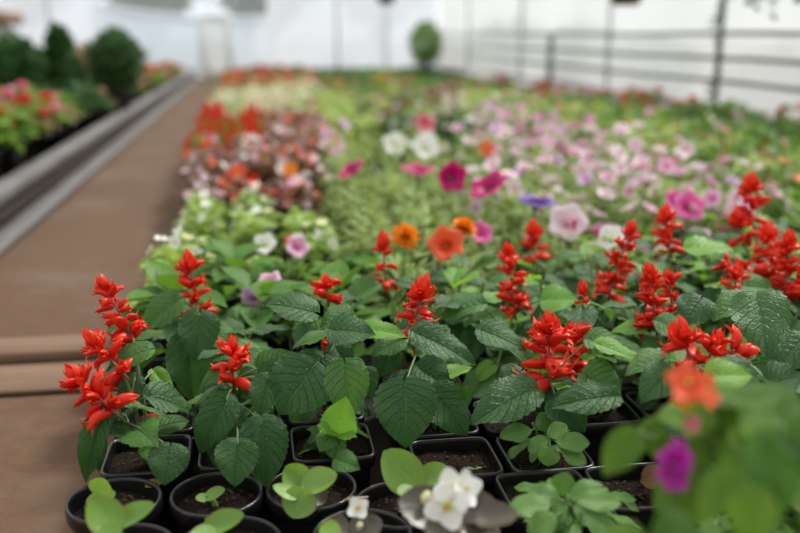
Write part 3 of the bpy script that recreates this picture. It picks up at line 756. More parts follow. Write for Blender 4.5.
def pompom(seed, n=64):
    r = random.Random(seed); mb = MB()
    for k in range(n):
        t = k / (n - 1); el = math.asin(min(1, .05 + .95 * t)) * .98 - .12; az = k * 2.399
        ax = Vector((math.cos(az) * math.cos(el), math.sin(az) * math.cos(el), math.sin(el) * .8))
        def pf(u, v):
            s = 2 * u - 1; w = .22 * math.sin(PI * (.15 + .75 * v)) ; return (s * w, v, .12 * math.sin(8 * s + k) * v * .4 + .9 * (s * w) ** 2 + .12 * v * v)
        V, Fc, U = grid(pf, 3, 3); mb.add(V, Fc, U, 0, frame(ax, (-ax.x * .3, -ax.y * .3, 1), (0, 0, .05 + .22 * t), .9, (.98 - .40 * t) * r.uniform(.9, 1.08), .9))
    return mb
def head(seed, n=22):
    """dome of many small flowers (pelargonium)"""
    r = random.Random(seed); mb = MB()
    for k in range(n):
        t = (k + .5) / n; el = math.asin(t); az = k * 2.399
        d = Vector((math.cos(az) * math.cos(el), math.sin(az) * math.cos(el), math.sin(el)))
        sub = petal5(5, .42, .12, seed + k, centre=False)
        mb.add(sub.v, sub.f, sub.uv, 0, frame(d.orthogonal(), d, d * .72, .42, .42, .42))
    return mb
BM = {}
def blossom_mesh(shape, col):
    k = (shape, col)
    if k not in BM:
        cen = M['stem'] if shape in ('petunia',) else P['yellow']
        mb = {'petunia': lambda: petunia(3), 'five': lambda: petal5(5, .46, .12, 4), 'pompom': lambda: pompom(5), 'head': lambda: head(6),
              'begonia': lambda: petal5(4, .52, .22, 7)}[shape]()
        BM[k] = mb.mesh(shape + '_blossom', [P[col], cen])
    return BM[k]

def begonia(pos, leaves, flowers=(), label='', group=None, square=False, lift=0):
    org = Vector((pos[0], pos[1], 0)); root = thing('potted_begonia', label, 'potted plant', org, group)
    add_pot(root, square)
    mb = MB(); crown = Vector((0, 0, .083))
    for h in leaves:
        b = Vector(h['base']) - org
        obj('leaf', LEAF[h['mat']][h.get('v', rng.randrange(3))], root, frame(Vector(h['tip']) - Vector(h['base']), h['n'], b, h['w'], (Vector(h['tip']) - Vector(h['base'])).length, h['w']))
        tube(mb, bez(crown + Vector((R(-.004, .004), R(-.004, .004), 0)), Vector((b.x * .4, b.y * .4, b.z * .7 + .03)), b, 6), .0026, .0018, 6)
    for (px, py, dd, size, nrm, kind) in flowers:
        c = at(px, py, dd) - org
        tube(mb, bez(crown, Vector((c.x * .4, c.y * .4, c.z)), c - Vector((0, 0, .004)), 6), .0016, .0011, 5)
        if kind == 'bud': obj('flower_bud', BUDMESH, root, frame((R(-.3, .3), -.2, -.9), (0, -1, .2), c, size, size, size))
        else: obj('blossom', blossom_mesh('begonia', 'white'), root, facing(nrm, c, size, R(0, 1.5)))
    obj('stem', mb.mesh('begonia_stem', [M['stem']]), root)
    return root
mb = MB(); mb.add(*grid(lambda u, v: (.36 * math.sin(PI * v) ** .8 * math.cos(2 * PI * u), v, .30 * math.sin(PI * v) ** .8 * math.sin(2 * PI * u)), 10, 8, True))
BUDMESH = mb.mesh('cream_bud', [P['cream']])
def Bf(bx, by, tx, ty, w, d, mat='beg', dt=-.005, face=.45, v=None): return Lf(bx, by, tx, ty, w, d, mat, dt, None, v, face)
G_B = 'begonias in round pots at the front'
begonia((-.158, .868), [Bf(100, 494, 104, 477, 24, .90, face=.5, v=2), Bf(98, 493, 103, 507, 28, .90, face=.5, v=2)], (),
        'begonia seedling of two small round leaves, leftmost of the round pots', G_B)
begonia((-.055, .865), [Bf(206, 497, 226, 490, 15, .935, face=.45, v=2), Bf(207, 497, 195, 499, 11, .935, face=.4, v=2)], (),
        'tiny begonia seedling alone in bare soil in a round pot', G_B)
begonia((.043, .862), [Bf(303, 486, 283, 466, 30, .90, face=.6, v=1), Bf(306, 490, 340, 476, 28, .89, face=.5, v=1), Bf(296, 496, 272, 486, 18, .88, face=.3, v=2), Bf(302, 490, 293, 519, 34, .88, face=.75, v=2),
                      Bf(316, 494, 322, 506, 18, .90, 'bronze', face=.5)], (),
        'green begonia with a rosette of four folded leaves in a round pot', G_B)
begonia((.130, .814), [Bf(418, 487, 382, 450, 40, .90, face=.72, v=2), Bf(420, 482, 449, 467, 24, .92, face=.55, v=0), Bf(412, 490, 396, 492, 16, .88, face=.4, v=2)], (),
        'begonia with one large upright green leaf and a small one, behind the white flowers', G_B)
begonia((-.136, .770), [Bf(116, 528, 88, 498, 36, .80, face=.6, v=0), Bf(116, 528, 158, 506, 26, .81, face=.4, v=1), Bf(118, 532, 98, 545, 30, .78, face=.5, v=2), Bf(120, 526, 133, 508, 16, .83, face=.5, v=2)], (),
        'begonia with big pale green leaves cut by the lower left corner', G_B)
begonia((-.038, .768), [Bf(208, 532, 247, 516, 26, .84, face=.45, v=1), Bf(214, 530, 206, 516, 14, .85, face=.5, v=2), Bf(214, 534, 190, 534, 22, .83, face=.4, v=2)], (),
        'begonia with one pointed green leaf, at the bottom edge between two round pots', G_B)
begonia((.085, .763), [Bf(345, 536, 322, 522, 36, .80, 'bronze', face=.5, v=2), Bf(352, 538, 384, 522, 34, .80, 'bronze', face=.5, v=0), Bf(338, 540, 318, 528, 34, .79, face=.4), Bf(340, 540, 350, 560, 30, .78, 'bronze')],
        [(358, 508, .80, .0105, (-.2, -.9, .7), 'f'), (361, 521, .80, .009, (0, 0, 1), 'bud')],
        'bronze leaved begonia with a small white flower at the bottom edge', G_B)
begonia((.178, .712), [Bf(446, 508, 396, 503, 44, .765, 'bronze', face=.62, v=2), Bf(462, 512, 500, 508, 38, .765, 'bronze', face=.45, v=1), Bf(455, 522, 425, 535, 38, .75, 'bronze', face=.5), Bf(465, 525, 500, 538, 38, .75, 'bronze', face=.5),
                      Bf(480, 520, 520, 515, 30, .74, 'bronze', face=.4)],
        [(452, 490, .755, .0185, (.15, -.75, .6), 'f'), (447, 506, .745, .0195, (-.15, -.95, .35), 'f'), (466, 488, .76, .016, (.5, -.7, .5), 'f'), (428, 490, .76, .014, (0, 0, 1), 'bud')],
        'bronze leaved begonia with a bunch of white flowers at the front', G_B)
t = thing('seedling_pot', 'square pot of bare soil with a fallen red petal, behind the leftmost salvia', 'pot', (-.135, 1.072, 0)); add_pot(t, True)
# pot of bare soil with a sprout, fallen petal, stick, dry leaf
t = thing('seedling_pot', 'square pot of bare soil with one tiny sprout behind the white begonia', 'pot', (.207, .907, 0)); add_pot(t, True)
for q in range(2): obj('sprout_leaf', LEAF['imp_leaf'][q], t, frame((1 if q else -1, -.2, .5), (0, 0, 1), (.02, -.012, .088), .006, .009, .006))
mb = MB(); tube(mb, [(.02, -.012, .083), (.02, -.012, .089)], .0008); obj('stem', mb.mesh('sprout_stem', [M['stem']]), t)
c = atz(141, 419, .100); mb = MB(); mb.add(*grid(leaf_fn(3, droop=.1, fold=.5, tooth=0, cord=0, e0=.6, e1=.7), 6, 10))
o = tag(obj('fallen_petal', mb.mesh('fallen_petal', [P['red']]), mtx=frame((1, .12, .05), (.0, -.5, 1), atz(141, 421, .098), .014, .035, .02)), 'red salvia petal fallen on a square pot of bare soil', 'petal')
mb = MB(); tube(mb, [atz(345, 500, .104), atz(356, 498, .106), atz(368, 497, .104)], .0013, .0010, 6)
tag(obj('twig', mb.mesh('twig', [plain('twig_tan', (.42, .24, .15), (.5, .32, .22))])), 'short tan twig lying on the rim of a round pot', 'twig')
mb = MB(); mb.add(*grid(beg_fn(8, .9), 6, 8))
tag(obj('dry_leaf', mb.mesh('dry_leaf', [M['brown_leaf']]), mtx=frame((.5, -.2, .1), (-.3, -.5, 1), atz(148, 486, .094), .012, .018, .02)), 'small dry tan leaf lying on the soil of the leftmost round pot', 'leaf')

# ================================================================== IMPATIENS AND FRIENDS, FRONT RIGHT
def bushy(pos, nm, cat, label, group, leaves, blossoms=(), mat='imp_leaf', fillk=4, h=.10, ls=.045, square=True, spread=.03):
    org = Vector((pos[0], pos[1], 0)); root = thing(nm, label, cat, org, group); add_pot(root, square)
    mb = MB(); soil = Vector((0, 0, .083)); stems = []
    for k in range(3):
        a = k * 2.1 + R(0, 1); b = Vector((spread * math.cos(a), spread * math.sin(a), .083 + h * R(.75, 1.1)))
        st = bez(soil, Vector((b.x * .2, b.y * .2, .083 + h * .5)), b, 10); stems.append(st); tube(mb, st, .0026, .0014, 6)
    def reach(q):
        best = min((p for st in stems for p in st[3:]), key=lambda p: (p - q - Vector((0, 0, -.01))).length)
        tube(mb, bez(best, (best + q) / 2 + Vector((0, 0, .008)), q, 5), .0013, .0009, 5)
    for hh in leaves:
        b = Vector(hh['base']) - org; obj('leaf', LEAF[hh['mat']][hh.get('v', rng.randrange(3))], root, frame(Vector(hh['tip']) - Vector(hh['base']), hh['n'], b, hh['w'], (Vector(hh['tip']) - Vector(hh['base'])).length, hh['w'])); reach(b)
    for st in stems:
        for k in range(fillk):
            f = .35 + .65 * (k + .5) / fillk; p = st[min(10, int(round(f * 10)))]; a0 = R(0, PI)
            for q in range(2):
                az = a0 + q * PI + R(-.3, .3); out = Vector((math.cos(az), math.sin(az), 0)); L = ls * R(.7, 1.15); el = R(-.5, .4)
                b = p + out * R(.006, .014); d = out * math.cos(el) + Vector((0, 0, math.sin(el)))
                obj('leaf', LEAF[mat][rng.randrange(len(LEAF[mat]))], root, frame(d, Vector((R(-.3, .3), R(-.4, .2), 1)), b, L * R(.38, .50), L, L * .7)); tube(mb, [p, b + d * .002], .0011, .0009, 5)
    for (px, py, dd, size, nrm, shape, col) in blossoms:
        q = at(px, py, dd) - org
        obj('blossom', blossom_mesh(shape, col), root, facing(nrm, q, size, R(0, 1.5))); reach(q - Vector(nrm).normalized() * size * .4)
    obj('stem', mb.mesh('soft_stem', [M['stem']]), root)
    return root
G_I = 'young impatiens at the right front'
def If(bx, by, tx, ty, w, d, mat='imp_leaf', face=.5, dt=-.005, v=None): return Lf(bx, by, tx, ty, w, d, mat, dt, None, v, face)
bushy((.310, .905), 'potted_impatiens', 'potted plant', 'small pale green impatiens in the gap between the salvias and the bare pot', G_I,
      [If(532, 430, 500, 434, 20, .96), If(548, 438, 528, 449, 16, .95), If(548, 436, 566, 424, 18, .95), If(556, 442, 590, 440, 20, .94), If(560, 448, 588, 462, 20, .94), If(548, 430, 540, 414, 18, .97), If(550, 446, 548, 466, 20, .94)], fillk=2, h=.06, ls=.03, spread=.015)
bushy((.292, .742), 'potted_impatiens', 'potted plant', 'impatiens with a cream bud and light leaves at the bottom edge', G_I,
      [If(560, 500, 532, 490, 26, .80), If(570, 498, 604, 484, 26, .80), If(566, 505, 540, 518, 28, .79), If(572, 506, 602, 516, 28, .79), If(560, 494, 566, 474, 22, .82), If(576, 500, 622, 500, 22, .78), If(550, 505, 510, 505, 26, .79), If(556, 515, 528, 532, 26, .77), If(585, 515, 620, 532, 26, .77)],
      [], fillk=4, h=.055, ls=.036, spread=.03)
t = thing('seedling_pot', 'square pot of dark bare soil, left of the violet flower', 'pot', (.385, .812, 0)); add_pot(t, True)
t = thing('seedling_pot', 'square pot of dark bare soil half hidden under the pale impatiens leaves', 'pot', (.285, .812, 0)); add_pot(t, True)
mb = MB(); mb.add(*grid(leaf_fn(8, droop=.5, fold=.6, ruff=.1, cord=0, e0=.7, e1=.7), 6, 12))
tag(obj('dry_leaf', mb.mesh('dry_leaf', [M['brown_leaf']]), mtx=frame((.9, -.3, .25), (-.2, -.8, 1), atz(640, 482, .098), .03, .045, .04)), 'curled brown dry leaf on the soil under the violet flower', 'leaf')
def Ba(bx, by, tx, ty, w, d, mat='balsam', face=.5, dt=-.005, v=None): return Lf(bx, by, tx, ty, w, d, mat, dt, None, v, face)
G_F = 'blurred leafy plants at the near right'
bushy((.395, .62), 'potted_balsam', 'potted plant', 'leafy plant with a hanging violet pink flower at the near right', G_F,
      [Ba(636, 430, 604, 476, 33, .60, face=.7), Ba(650, 424, 668, 468, 22, .62, face=.6), Ba(660, 420, 636, 452, 22, .62, face=.5), Ba(690, 420, 660, 410, 30, .62, face=.4), Ba(700, 430, 735, 455, 38, .60, face=.6), Ba(690, 440, 708, 475, 30, .60, face=.6),
       Ba(690, 470, 655, 510, 34, .58, face=.6), Ba(700, 480, 690, 530, 37, .57, face=.6)],
      [(675, 462, .56, .0105, (-.5, -.8, .1), 'petunia', 'violetpink'), (672, 478, .56, .0100, (-.7, -.7, -.1), 'petunia', 'violetpink'), (681, 452, .565, .0085, (.3, -.8, .5), 'petunia', 'violetpink'), (692, 424, .56, .006, (0, -1, .3), 'five', 'rose')],
      mat='balsam', fillk=5, h=.10, ls=.040, spread=.03)
bushy((.47, .64), 'potted_balsam', 'potted plant', 'leafy plant with one orange red flower, blurred in front of the salvias', G_F,
      [Ba(712, 400, 760, 392, 30, .60, face=.35), Ba(720, 410, 745, 440, 37, .60, face=.6), Ba(735, 402, 800, 384, 33, .60, face=.3), Ba(740, 420, 795, 412, 40, .58, face=.4), Ba(730, 430, 770, 452, 37, .58, face=.5), Ba(705, 405, 690, 440, 30, .60, face=.6)],
      [(688, 383, .56, .014, (-.3, -.7, .7), 'five', 'vermilion'), (706, 391, .56, .012, (.5, -.7, .5), 'five', 'vermilion'), (684, 397, .56, .008, (-.4, -.8, .3), 'five', 'orange')],
      mat='balsam', fillk=5, h=.13, ls=.040, spread=.035)
bushy((.45, .52), 'potted_balsam', 'potted plant', 'large dark leaved plant in the lower right corner, nearest the viewer', G_F,
      [Ba(770, 440, 785, 520, 52, .52, 'leaf_mid', face=.7), Ba(740, 470, 700, 520, 41, .52, face=.6), Ba(750, 455, 722, 490, 34, .53, face=.5), Ba(790, 430, 830, 470, 44, .52, 'leaf_mid', face=.6), Ba(760, 490, 740, 545, 44, .50, face=.6), Ba(775, 430, 740, 425, 33, .54, face=.4), Ba(780, 410, 810, 400, 33, .54, face=.4)],
      mat='balsam', fillk=5, h=.11, ls=.042, spread=.04)
bushy((.36, .50), 'potted_balsam', 'potted plant', 'leafy plant at the bottom edge right of the impatiens with the bud', G_F,
      [Ba(690, 520, 650, 545, 41, .52, face=.5), Ba(640, 530, 600, 545, 30, .54, face=.4)], mat='balsam', fillk=5, h=.05, ls=.040, spread=.03)

# ================================================================== MIDDLE AND FAR PLANTS
def clump(seed, n, rad, h, L, asp=.5, z0=.095, kind='oval'):
    r = random.Random(seed); mb = MB()
    for k in range(n):
        t = math.sqrt(r.random()); az = k * 2.399 + r.uniform(-.4, .4)
        q = rad * t * r.uniform(.75, 1.05)
        z = z0 + h * (1 - .75 * t * t) * r.uniform(.45, 1.0)
        out = Vector((math.cos(az), math.sin(az), 0)); el = r.uniform(-.5, .5) + .7 * (1 - t)
        d = out * math.cos(el) + Vector((0, 0, math.sin(el))); ln = L * r.uniform(.65, 1.2)
        cv = r.uniform(.05, .35)
        def fn(u, v):
            s = 2 * u - 1
            if kind == 'round': w = asp * math.sin(PI * min(1, .06 + .94 * v)) ** .55
            else: w = asp * math.sin(PI * (.04 + .95 * v) ** .85)
            return (s * w * .95, v, .35 * abs(s * w) - cv * v * v)
        V, Fc, U = grid(fn, 2 if kind != 'round' else 4, 4)
        mb.add(V, Fc, U, 0, frame(d, Vector((0, 0, 1)) + out * r.uniform(-.1, .7), out * q * .72 + Vector((0, 0, z)), ln, ln, ln))
    tube(mb, [(0, 0, .08), (0, 0, z0 + h * .6)], .003, .002, 5)
    return mb
fol('leaf_broad', (.045, .14, .022), (.13, .28, .045))
FOLK = dict(
    green=('fol_green', dict(n=70, rad=.075, h=.10, L=.040, asp=.30)), pale=('fol_pale', dict(n=130, rad=.080, h=.13, L=.028, asp=.22)),
    lime=('fol_lime', dict(n=60, rad=.052, h=.075, L=.032, asp=.36, kind='round')), bronze=('fol_bronze', dict(n=60, rad=.07, h=.085, L=.036, asp=.42, kind='round')),
    dark=('fol_dark', dict(n=70, rad=.08, h=.11, L=.045, asp=.34)), yellow=('fol_yellow', dict(n=70, rad=.075, h=.10, L=.040, asp=.36)), peach=('fol_peach', dict(n=70, rad=.075, h=.09, L=.040, asp=.38)),
    broad=('leaf_broad', dict(n=30, rad=.07, h=.095, L=.058, asp=.40)),
    geran=('fol_green', dict(n=46, rad=.085, h=.11, L=.055, asp=.46, kind='round')))
CLUMPS = {}
def clumps(k):
    if k not in CLUMPS:
        m_, kw = FOLK[k]; CLUMPS[k] = [(c := clump(s + hash_(k), **kw), c.mesh('foliage', [M[m_]])) for s in range(4)]
    return CLUMPS[k]
def hash_(s): return sum(ord(ch) * (i + 3) for i, ch in enumerate(s)) % 997
SPK = [one_spike_mesh(s) for s in (1, 2)]
# kind: name, foliage, blossom shape, colours, blossoms per plant, blossom radius, short description
KIND = {
    'broad': ('potted_pelargonium', 'broad', 'five', ['pink'], 0, .01, 'broad leaved young plant not in flower, just behind the salvias near the path'),
    'nemesia': ('potted_nemesia', 'lime', 'five', ['white', 'cream', 'white'], 7, .012, 'lime green young plant with whitish flowers in the blurred block by the path'),
    'lime': ('potted_basil', 'lime', 'five', ['cream'], 0, .01, 'bright lime green young plant without flowers, in the blurred block by the path'),
    'wax': ('potted_wax_begonia', 'bronze', 'five', ['palepink', 'palepink', 'rose', 'palepink', 'pink', 'white', 'vermilion'], 11, .013, 'bronze leaved bedding begonia with pale pink flowers, blurred beside the path'),
    'wax_red': ('potted_wax_begonia', 'bronze', 'five', ['vermilion', 'vermilion', 'red'], 9, .016, 'bronze leaved bedding begonia with orange red flowers, blurred beside the path'),
    'red_salvia': ('potted_salvia', 'green', 'spike', ['red'], 6, .05, 'far red salvia in the blurred red strip beside the path'),
    'pale': ('potted_petunia', 'pale', 'petunia', ['palepink'], 0, .02, 'pale feathery green plant not in flower, blurred in the middle of the bed'),
    'pet_pink': ('potted_petunia', 'green', 'petunia', ['pink', 'palepink', 'pink', 'hotpink', 'pink'], 7, .021, 'pink petunia in the blurred pink drift across the right half of the bed'),
    'pet_lilac': ('potted_petunia', 'pale', 'petunia', ['palepink', 'lilac', 'palepink', 'pink'], 5, .021, 'pale lilac petunia in the blurred drift across the middle of the bed'),
    'pet_white': ('potted_petunia', 'dark', 'petunia', ['white', 'palepink', 'white'], 3, .024, 'white petunia over dark leaves, blurred behind the magenta ones'),
    'pet_hot': ('potted_petunia', 'green', 'petunia', ['hotpink', 'pink', 'hotpink'], 4, .022, 'hot pink petunia among the pale ones, blurred right of the middle'),
    'zinnia': ('potted_zinnia', 'green', 'five', ['rose', 'vermilion', 'palepink'], 4, .018, 'green bedding plant with rose and orange flowers, blurred toward the right wall'),
    'green': ('potted_bedding_plant', 'green', 'five', ['yellow'], 0, .01, 'mid green bedding plant without flowers, in the far and right parts of the main bed'),
    'lime_big': ('potted_coleus', 'yellow', 'five', ['cream'], 0, .01, 'yellow green coleus, blurred in the middle distance'),
    'cream': ('potted_chrysanthemum', 'yellow', 'pompom', ['cream', 'cream', 'white'], 8, .020, 'cream yellow flowering plant, far off beside the end of the path'),
    'peach': ('potted_coleus', 'peach', 'five', ['rose'], 3, .016, 'peach brown coleus, blurred in the middle distance'),
    'coleus': ('potted_coleus', 'bronze', 'five', ['rose', 'palepink'], 3, .015, 'dark bronze coleus, blurred in the far middle of the bed'),
    'ger_red': ('potted_pelargonium', 'geran', 'head', ['red', 'red', 'rose'], 4, .027, 'red pelargonium at the far end or by the right wall'),
    'ger_rose': ('potted_pelargonium', 'geran', 'head', ['rose', 'palepink', 'rose'], 4, .025, 'rose pink pelargonium in the strip along the right wall'),
    'dark': ('potted_foliage_plant', 'dark', 'five', ['white'], 0, .01, 'dark green bedding plant without flowers in the main bed'),
    'marigold': ('potted_marigold', 'green', 'pompom', ['orange', 'yellow'], 3, .024, 'orange marigold far back by the right wall'),
}
DEEP = {k: [] for k in KIND}
COUNT = {}
def blossom_spots(r, k, n):
    m_, kw = FOLK[KIND[k][1]]; out = []
    for i in range(n):
        t = math.sqrt((i + .3) / max(1, n)); az = i * 2.399 + r.uniform(-.4, .4)
        z = .095 + kw['h'] * (1 - .62 * t * t) + r.uniform(.0, .018)
        out.append((Vector((kw['rad'] * .92 * t * math.cos(az), kw['rad'] * .92 * t * math.sin(az), z)), Vector((math.cos(az) * t, math.sin(az) * t * 1.1 - .30 + r.uniform(-.5, .4), r.uniform(.4, 1.1)))))
    return out
def bframe(r, shape, size, p, nrm):
    if shape == 'spike':
        return frame(Vector((0, 1, 0)), Vector((r.uniform(-.2, .2), r.uniform(-.2, .2), 1)), p - Vector((0, 0, size * .35)), size, size, size)
    return frame((r.uniform(-1, 1), r.uniform(-1, 1), .2), nrm, p, size, size, size)
def merged(k, seed):
    """pot, leaves and flowers of a plant too far away to show its parts"""
    nm, fk, shape, cols, n, size, desc = KIND[k]; r = random.Random(seed); mb = MB(); mats = [M['pot'], M[FOLK[fk][0]]]
    lathe(mb, [(.034, 0), (.0425, .083), (.0475, .085), (.0475, .1), (.0435, .097), (.041, .082), (.0, .082)], 12, None, 0)
    c = clumps(fk)[seed % 4][0]; mb.add(c.v, c.f, c.uv, 1)
    for i, (p, nrm) in enumerate(blossom_spots(r, k, n)):
        col = cols[i % len(cols)]
        if P[col] not in mats: mats.append(P[col])
        mi = mats.index(P[col])
        if shape == 'spike': me = SPK[i % 2]
        else: me = blossom_mesh(shape, col)
        a = np.empty(len(me.vertices) * 3); me.vertices.foreach_get('co', a); a = a.reshape(-1, 3)
        mb.add(a, [tuple(f.vertices) for f in me.polygons], None, mi, bframe(r, shape, size, p, nrm))
        mb.uv[-len(a):] = [(.5, .7)] * len(a)
    return mb.mesh(nm, mats)
MERGED = {}
def short_group(desc, bed): return desc.split(',')[0].split(' in the ')[0].split(' at the ')[0].split(' far back')[0] + ' plants in the ' + bed
def plant(k, x, y, z=0, far=False, label=None, group=None, scale=1.0, extra=(), zs=1.0):
    nm, fk, shape, cols, n, size, desc = KIND[k]
    COUNT[k] = COUNT.get(k, 0) + 1
    lab = label or desc; r = random.Random(int(x * 1000) * 7919 + int(y * 1000)); rz = r.uniform(0, 6.28)
    sc = scale * r.uniform(.9, 1.12)
    if far:
        key = (k, r.randrange(3))
        if key not in MERGED: MERGED[key] = merged(k, key[1])
        o = obj(nm, MERGED[key], loc=(x, y, z)); o.rotation_euler = (0, 0, r.uniform(-.6, .6)); o.scale = (sc, sc, zs)
        return tag(o, lab, 'potted plant', group or short_group(desc, 'main bed'))
    root = thing(nm, lab, 'potted plant', (x, y, z), group or short_group(desc, 'main bed'))
    obj('pot', POT_SQUARE if nm != 'potted_wax_begonia' else POT_ROUND, root)
    obj('foliage', clumps(fk)[r.randrange(4)][1], root, Matrix.Rotation(rz, 4, 'Z') @ Matrix.Scale(sc, 4))
    for i, (p, nrm) in enumerate(blossom_spots(r, k, n)):
        if r.random() < .12: continue
        col = cols[r.randrange(len(cols))]
        me = SPK[i % 2] if shape == 'spike' else blossom_mesh(shape, col)
        obj('flower_spike' if shape == 'spike' else 'blossom', me, root, bframe(r, shape, size * r.uniform(.85, 1.15), p * sc, nrm))
    for (p, size_, nrm, shape_, col) in extra:
        q = Vector(p) - Vector((x, y, z))
        obj('blossom', blossom_mesh(shape_, col), root, facing(nrm, q, size_, R(0, 1)))
        st = MB(); tube(st, bez((0, 0, .083), (q.x * .3, q.y * .3, q.z * .8), q - Vector(nrm).normalized() * size_ * .5, 6), .0018, .0012, 5); obj('stem', st.mesh('flower_stem', [M['stem']]), root)
    return root

# flowers that stand out of the blur: pixel, height, size, facing, shape, colour, plant kind, label
FEAT = [
    (350, 168, .245, .034, (-.5, -.22, .8), 'petunia', 'magenta', 'pale', 'petunia with a single magenta flower, left of the other three magenta ones'),
    (418, 167, .262, .038, (.05, -.14, 1), 'petunia', 'magenta', 'pale', 'petunia with a wide flat magenta flower, second of the four in a row'),
    (453, 177, .25, .034, (.15, -.95, .05), 'petunia', 'magenta', 'pale', 'petunia with a deep magenta flower facing the viewer, third of the four in a row'),
    (487, 183, .262, .042, (-.50, -.22, .8), 'petunia', 'magenta', 'pale', 'petunia with a tilted crimson magenta flower, rightmost of the four in a row'),
    (405, 238, .235, .027, (.0, -.8, .7), 'pompom', 'orange', 'pale', 'marigold with one round orange flower behind the first salvia spikes'),
    (463, 230, .238, .026, (.2, -.4, .9), 'pompom', 'orange', 'pale', 'marigold with one yellow orange flower beside the orange red petunia'),
    (446, 243, .225, .030, (-.2, -.8, .5), 'petunia', 'vermilion', 'pale', 'petunia with an orange red flower left of the yellow orange marigold'),
    (537, 199, .250, .036, (.1, -.16, 1), 'petunia', 'purple', 'pale', 'petunia with one dark purple flower in the middle of the pink drift'),
    (568, 221, .22, .036, (-.2, -.8, .5), 'petunia', 'palepink', 'pale', 'petunia with a large pale pink flower behind the salvias'),
    (482, 232, .20, .022, (.1, -.8, .5), 'petunia', 'hotpink', 'pale', 'petunia with a small hot pink flower right of the marigolds'),
    (690, 205, .24, .030, (-.1, -.8, .5), 'petunia', 'hotpink', 'pet_lilac', 'petunia with hot pink flowers behind the upright red salvia'),
    (612, 238, .22, .024, (-.2, -.8, .5), 'petunia', 'white', 'pale', 'petunia with a white flower behind the long curved salvia spike'),
    (268, 279, .185, .021, (-.3, -.3, .9), 'petunia', 'pink', 'green', 'young petunia with a light pink flower and a lilac one, beside the salvias'),
    (298, 246, .19, .021, (.2, -.8, .5), 'petunia', 'pink', 'green', 'young petunia with a pink flower in front of the white one'),
    (264, 243, .17, .022, (-.2, -.7, .6), 'petunia', 'white', 'lime', 'lime green plant with one round white flower'),
    (290, 170, .20, .024, (.0, -.8, .5), 'five', 'orange', 'wax', 'bronze begonia with a bright orange flower'),
    (237, 173, .19, .028, (.0, -.8, .5), 'five', 'vermilion', 'wax_red', 'bronze begonia with a bright orange red flower head beside the path'),
    (395, 143, .24, .036, (.0, -.8, .5), 'petunia', 'white', 'dark', 'dark leaved petunia with one white flower beside the black gap'),
    (426, 146, .24, .040, (.0, -.8, .5), 'petunia', 'white', 'dark', 'dark leaved petunia with a larger white flower, right of its neighbour'),
    (487, 149, .25, .026, (.0, -.8, .5), 'five', 'vermilion', 'green', 'green plant with one orange flower between pale petunias'),
    (425, 122, .25, .040, (.0, -.8, .5), 'petunia', 'rose', 'dark', 'dark leaved petunia with a rose red flower in the middle distance'),
]
taken = []
for (px, py, z, size, nrm, shape, col, k, label) in FEAT:
    p = atz(px, py, z); x, y = p.x, p.y + .01
    ex = [(p, size, nrm, shape, col)]
    if col == 'pink' and px == 268: ex.append((atz(253, 297, .165), .019, (-.1, -.9, .3), 'petunia', 'lilac'))
    if px == 298: ex.append((atz(290, 240, .185), .012, (.2, -.8, .5), 'five', 'vermilion'))
    if px == 690: ex.append((atz(676, 200, .235), .024, (.2, -.8, .5), 'petunia', 'hotpink'))
    if px == 568: ex.append((atz(580, 226, .21), .016, (.2, -.9, .5), 'petunia', 'magenta'))
    k2 = k
    root = plant(k2, x, y, 0, False, label, 'flowers that stand out of the blur', .95, ex)
    if shape == 'pompom': root.name = 'potted_marigold'
    elif shape == 'petunia': root.name = 'potted_petunia'
    taken.append((x, y))

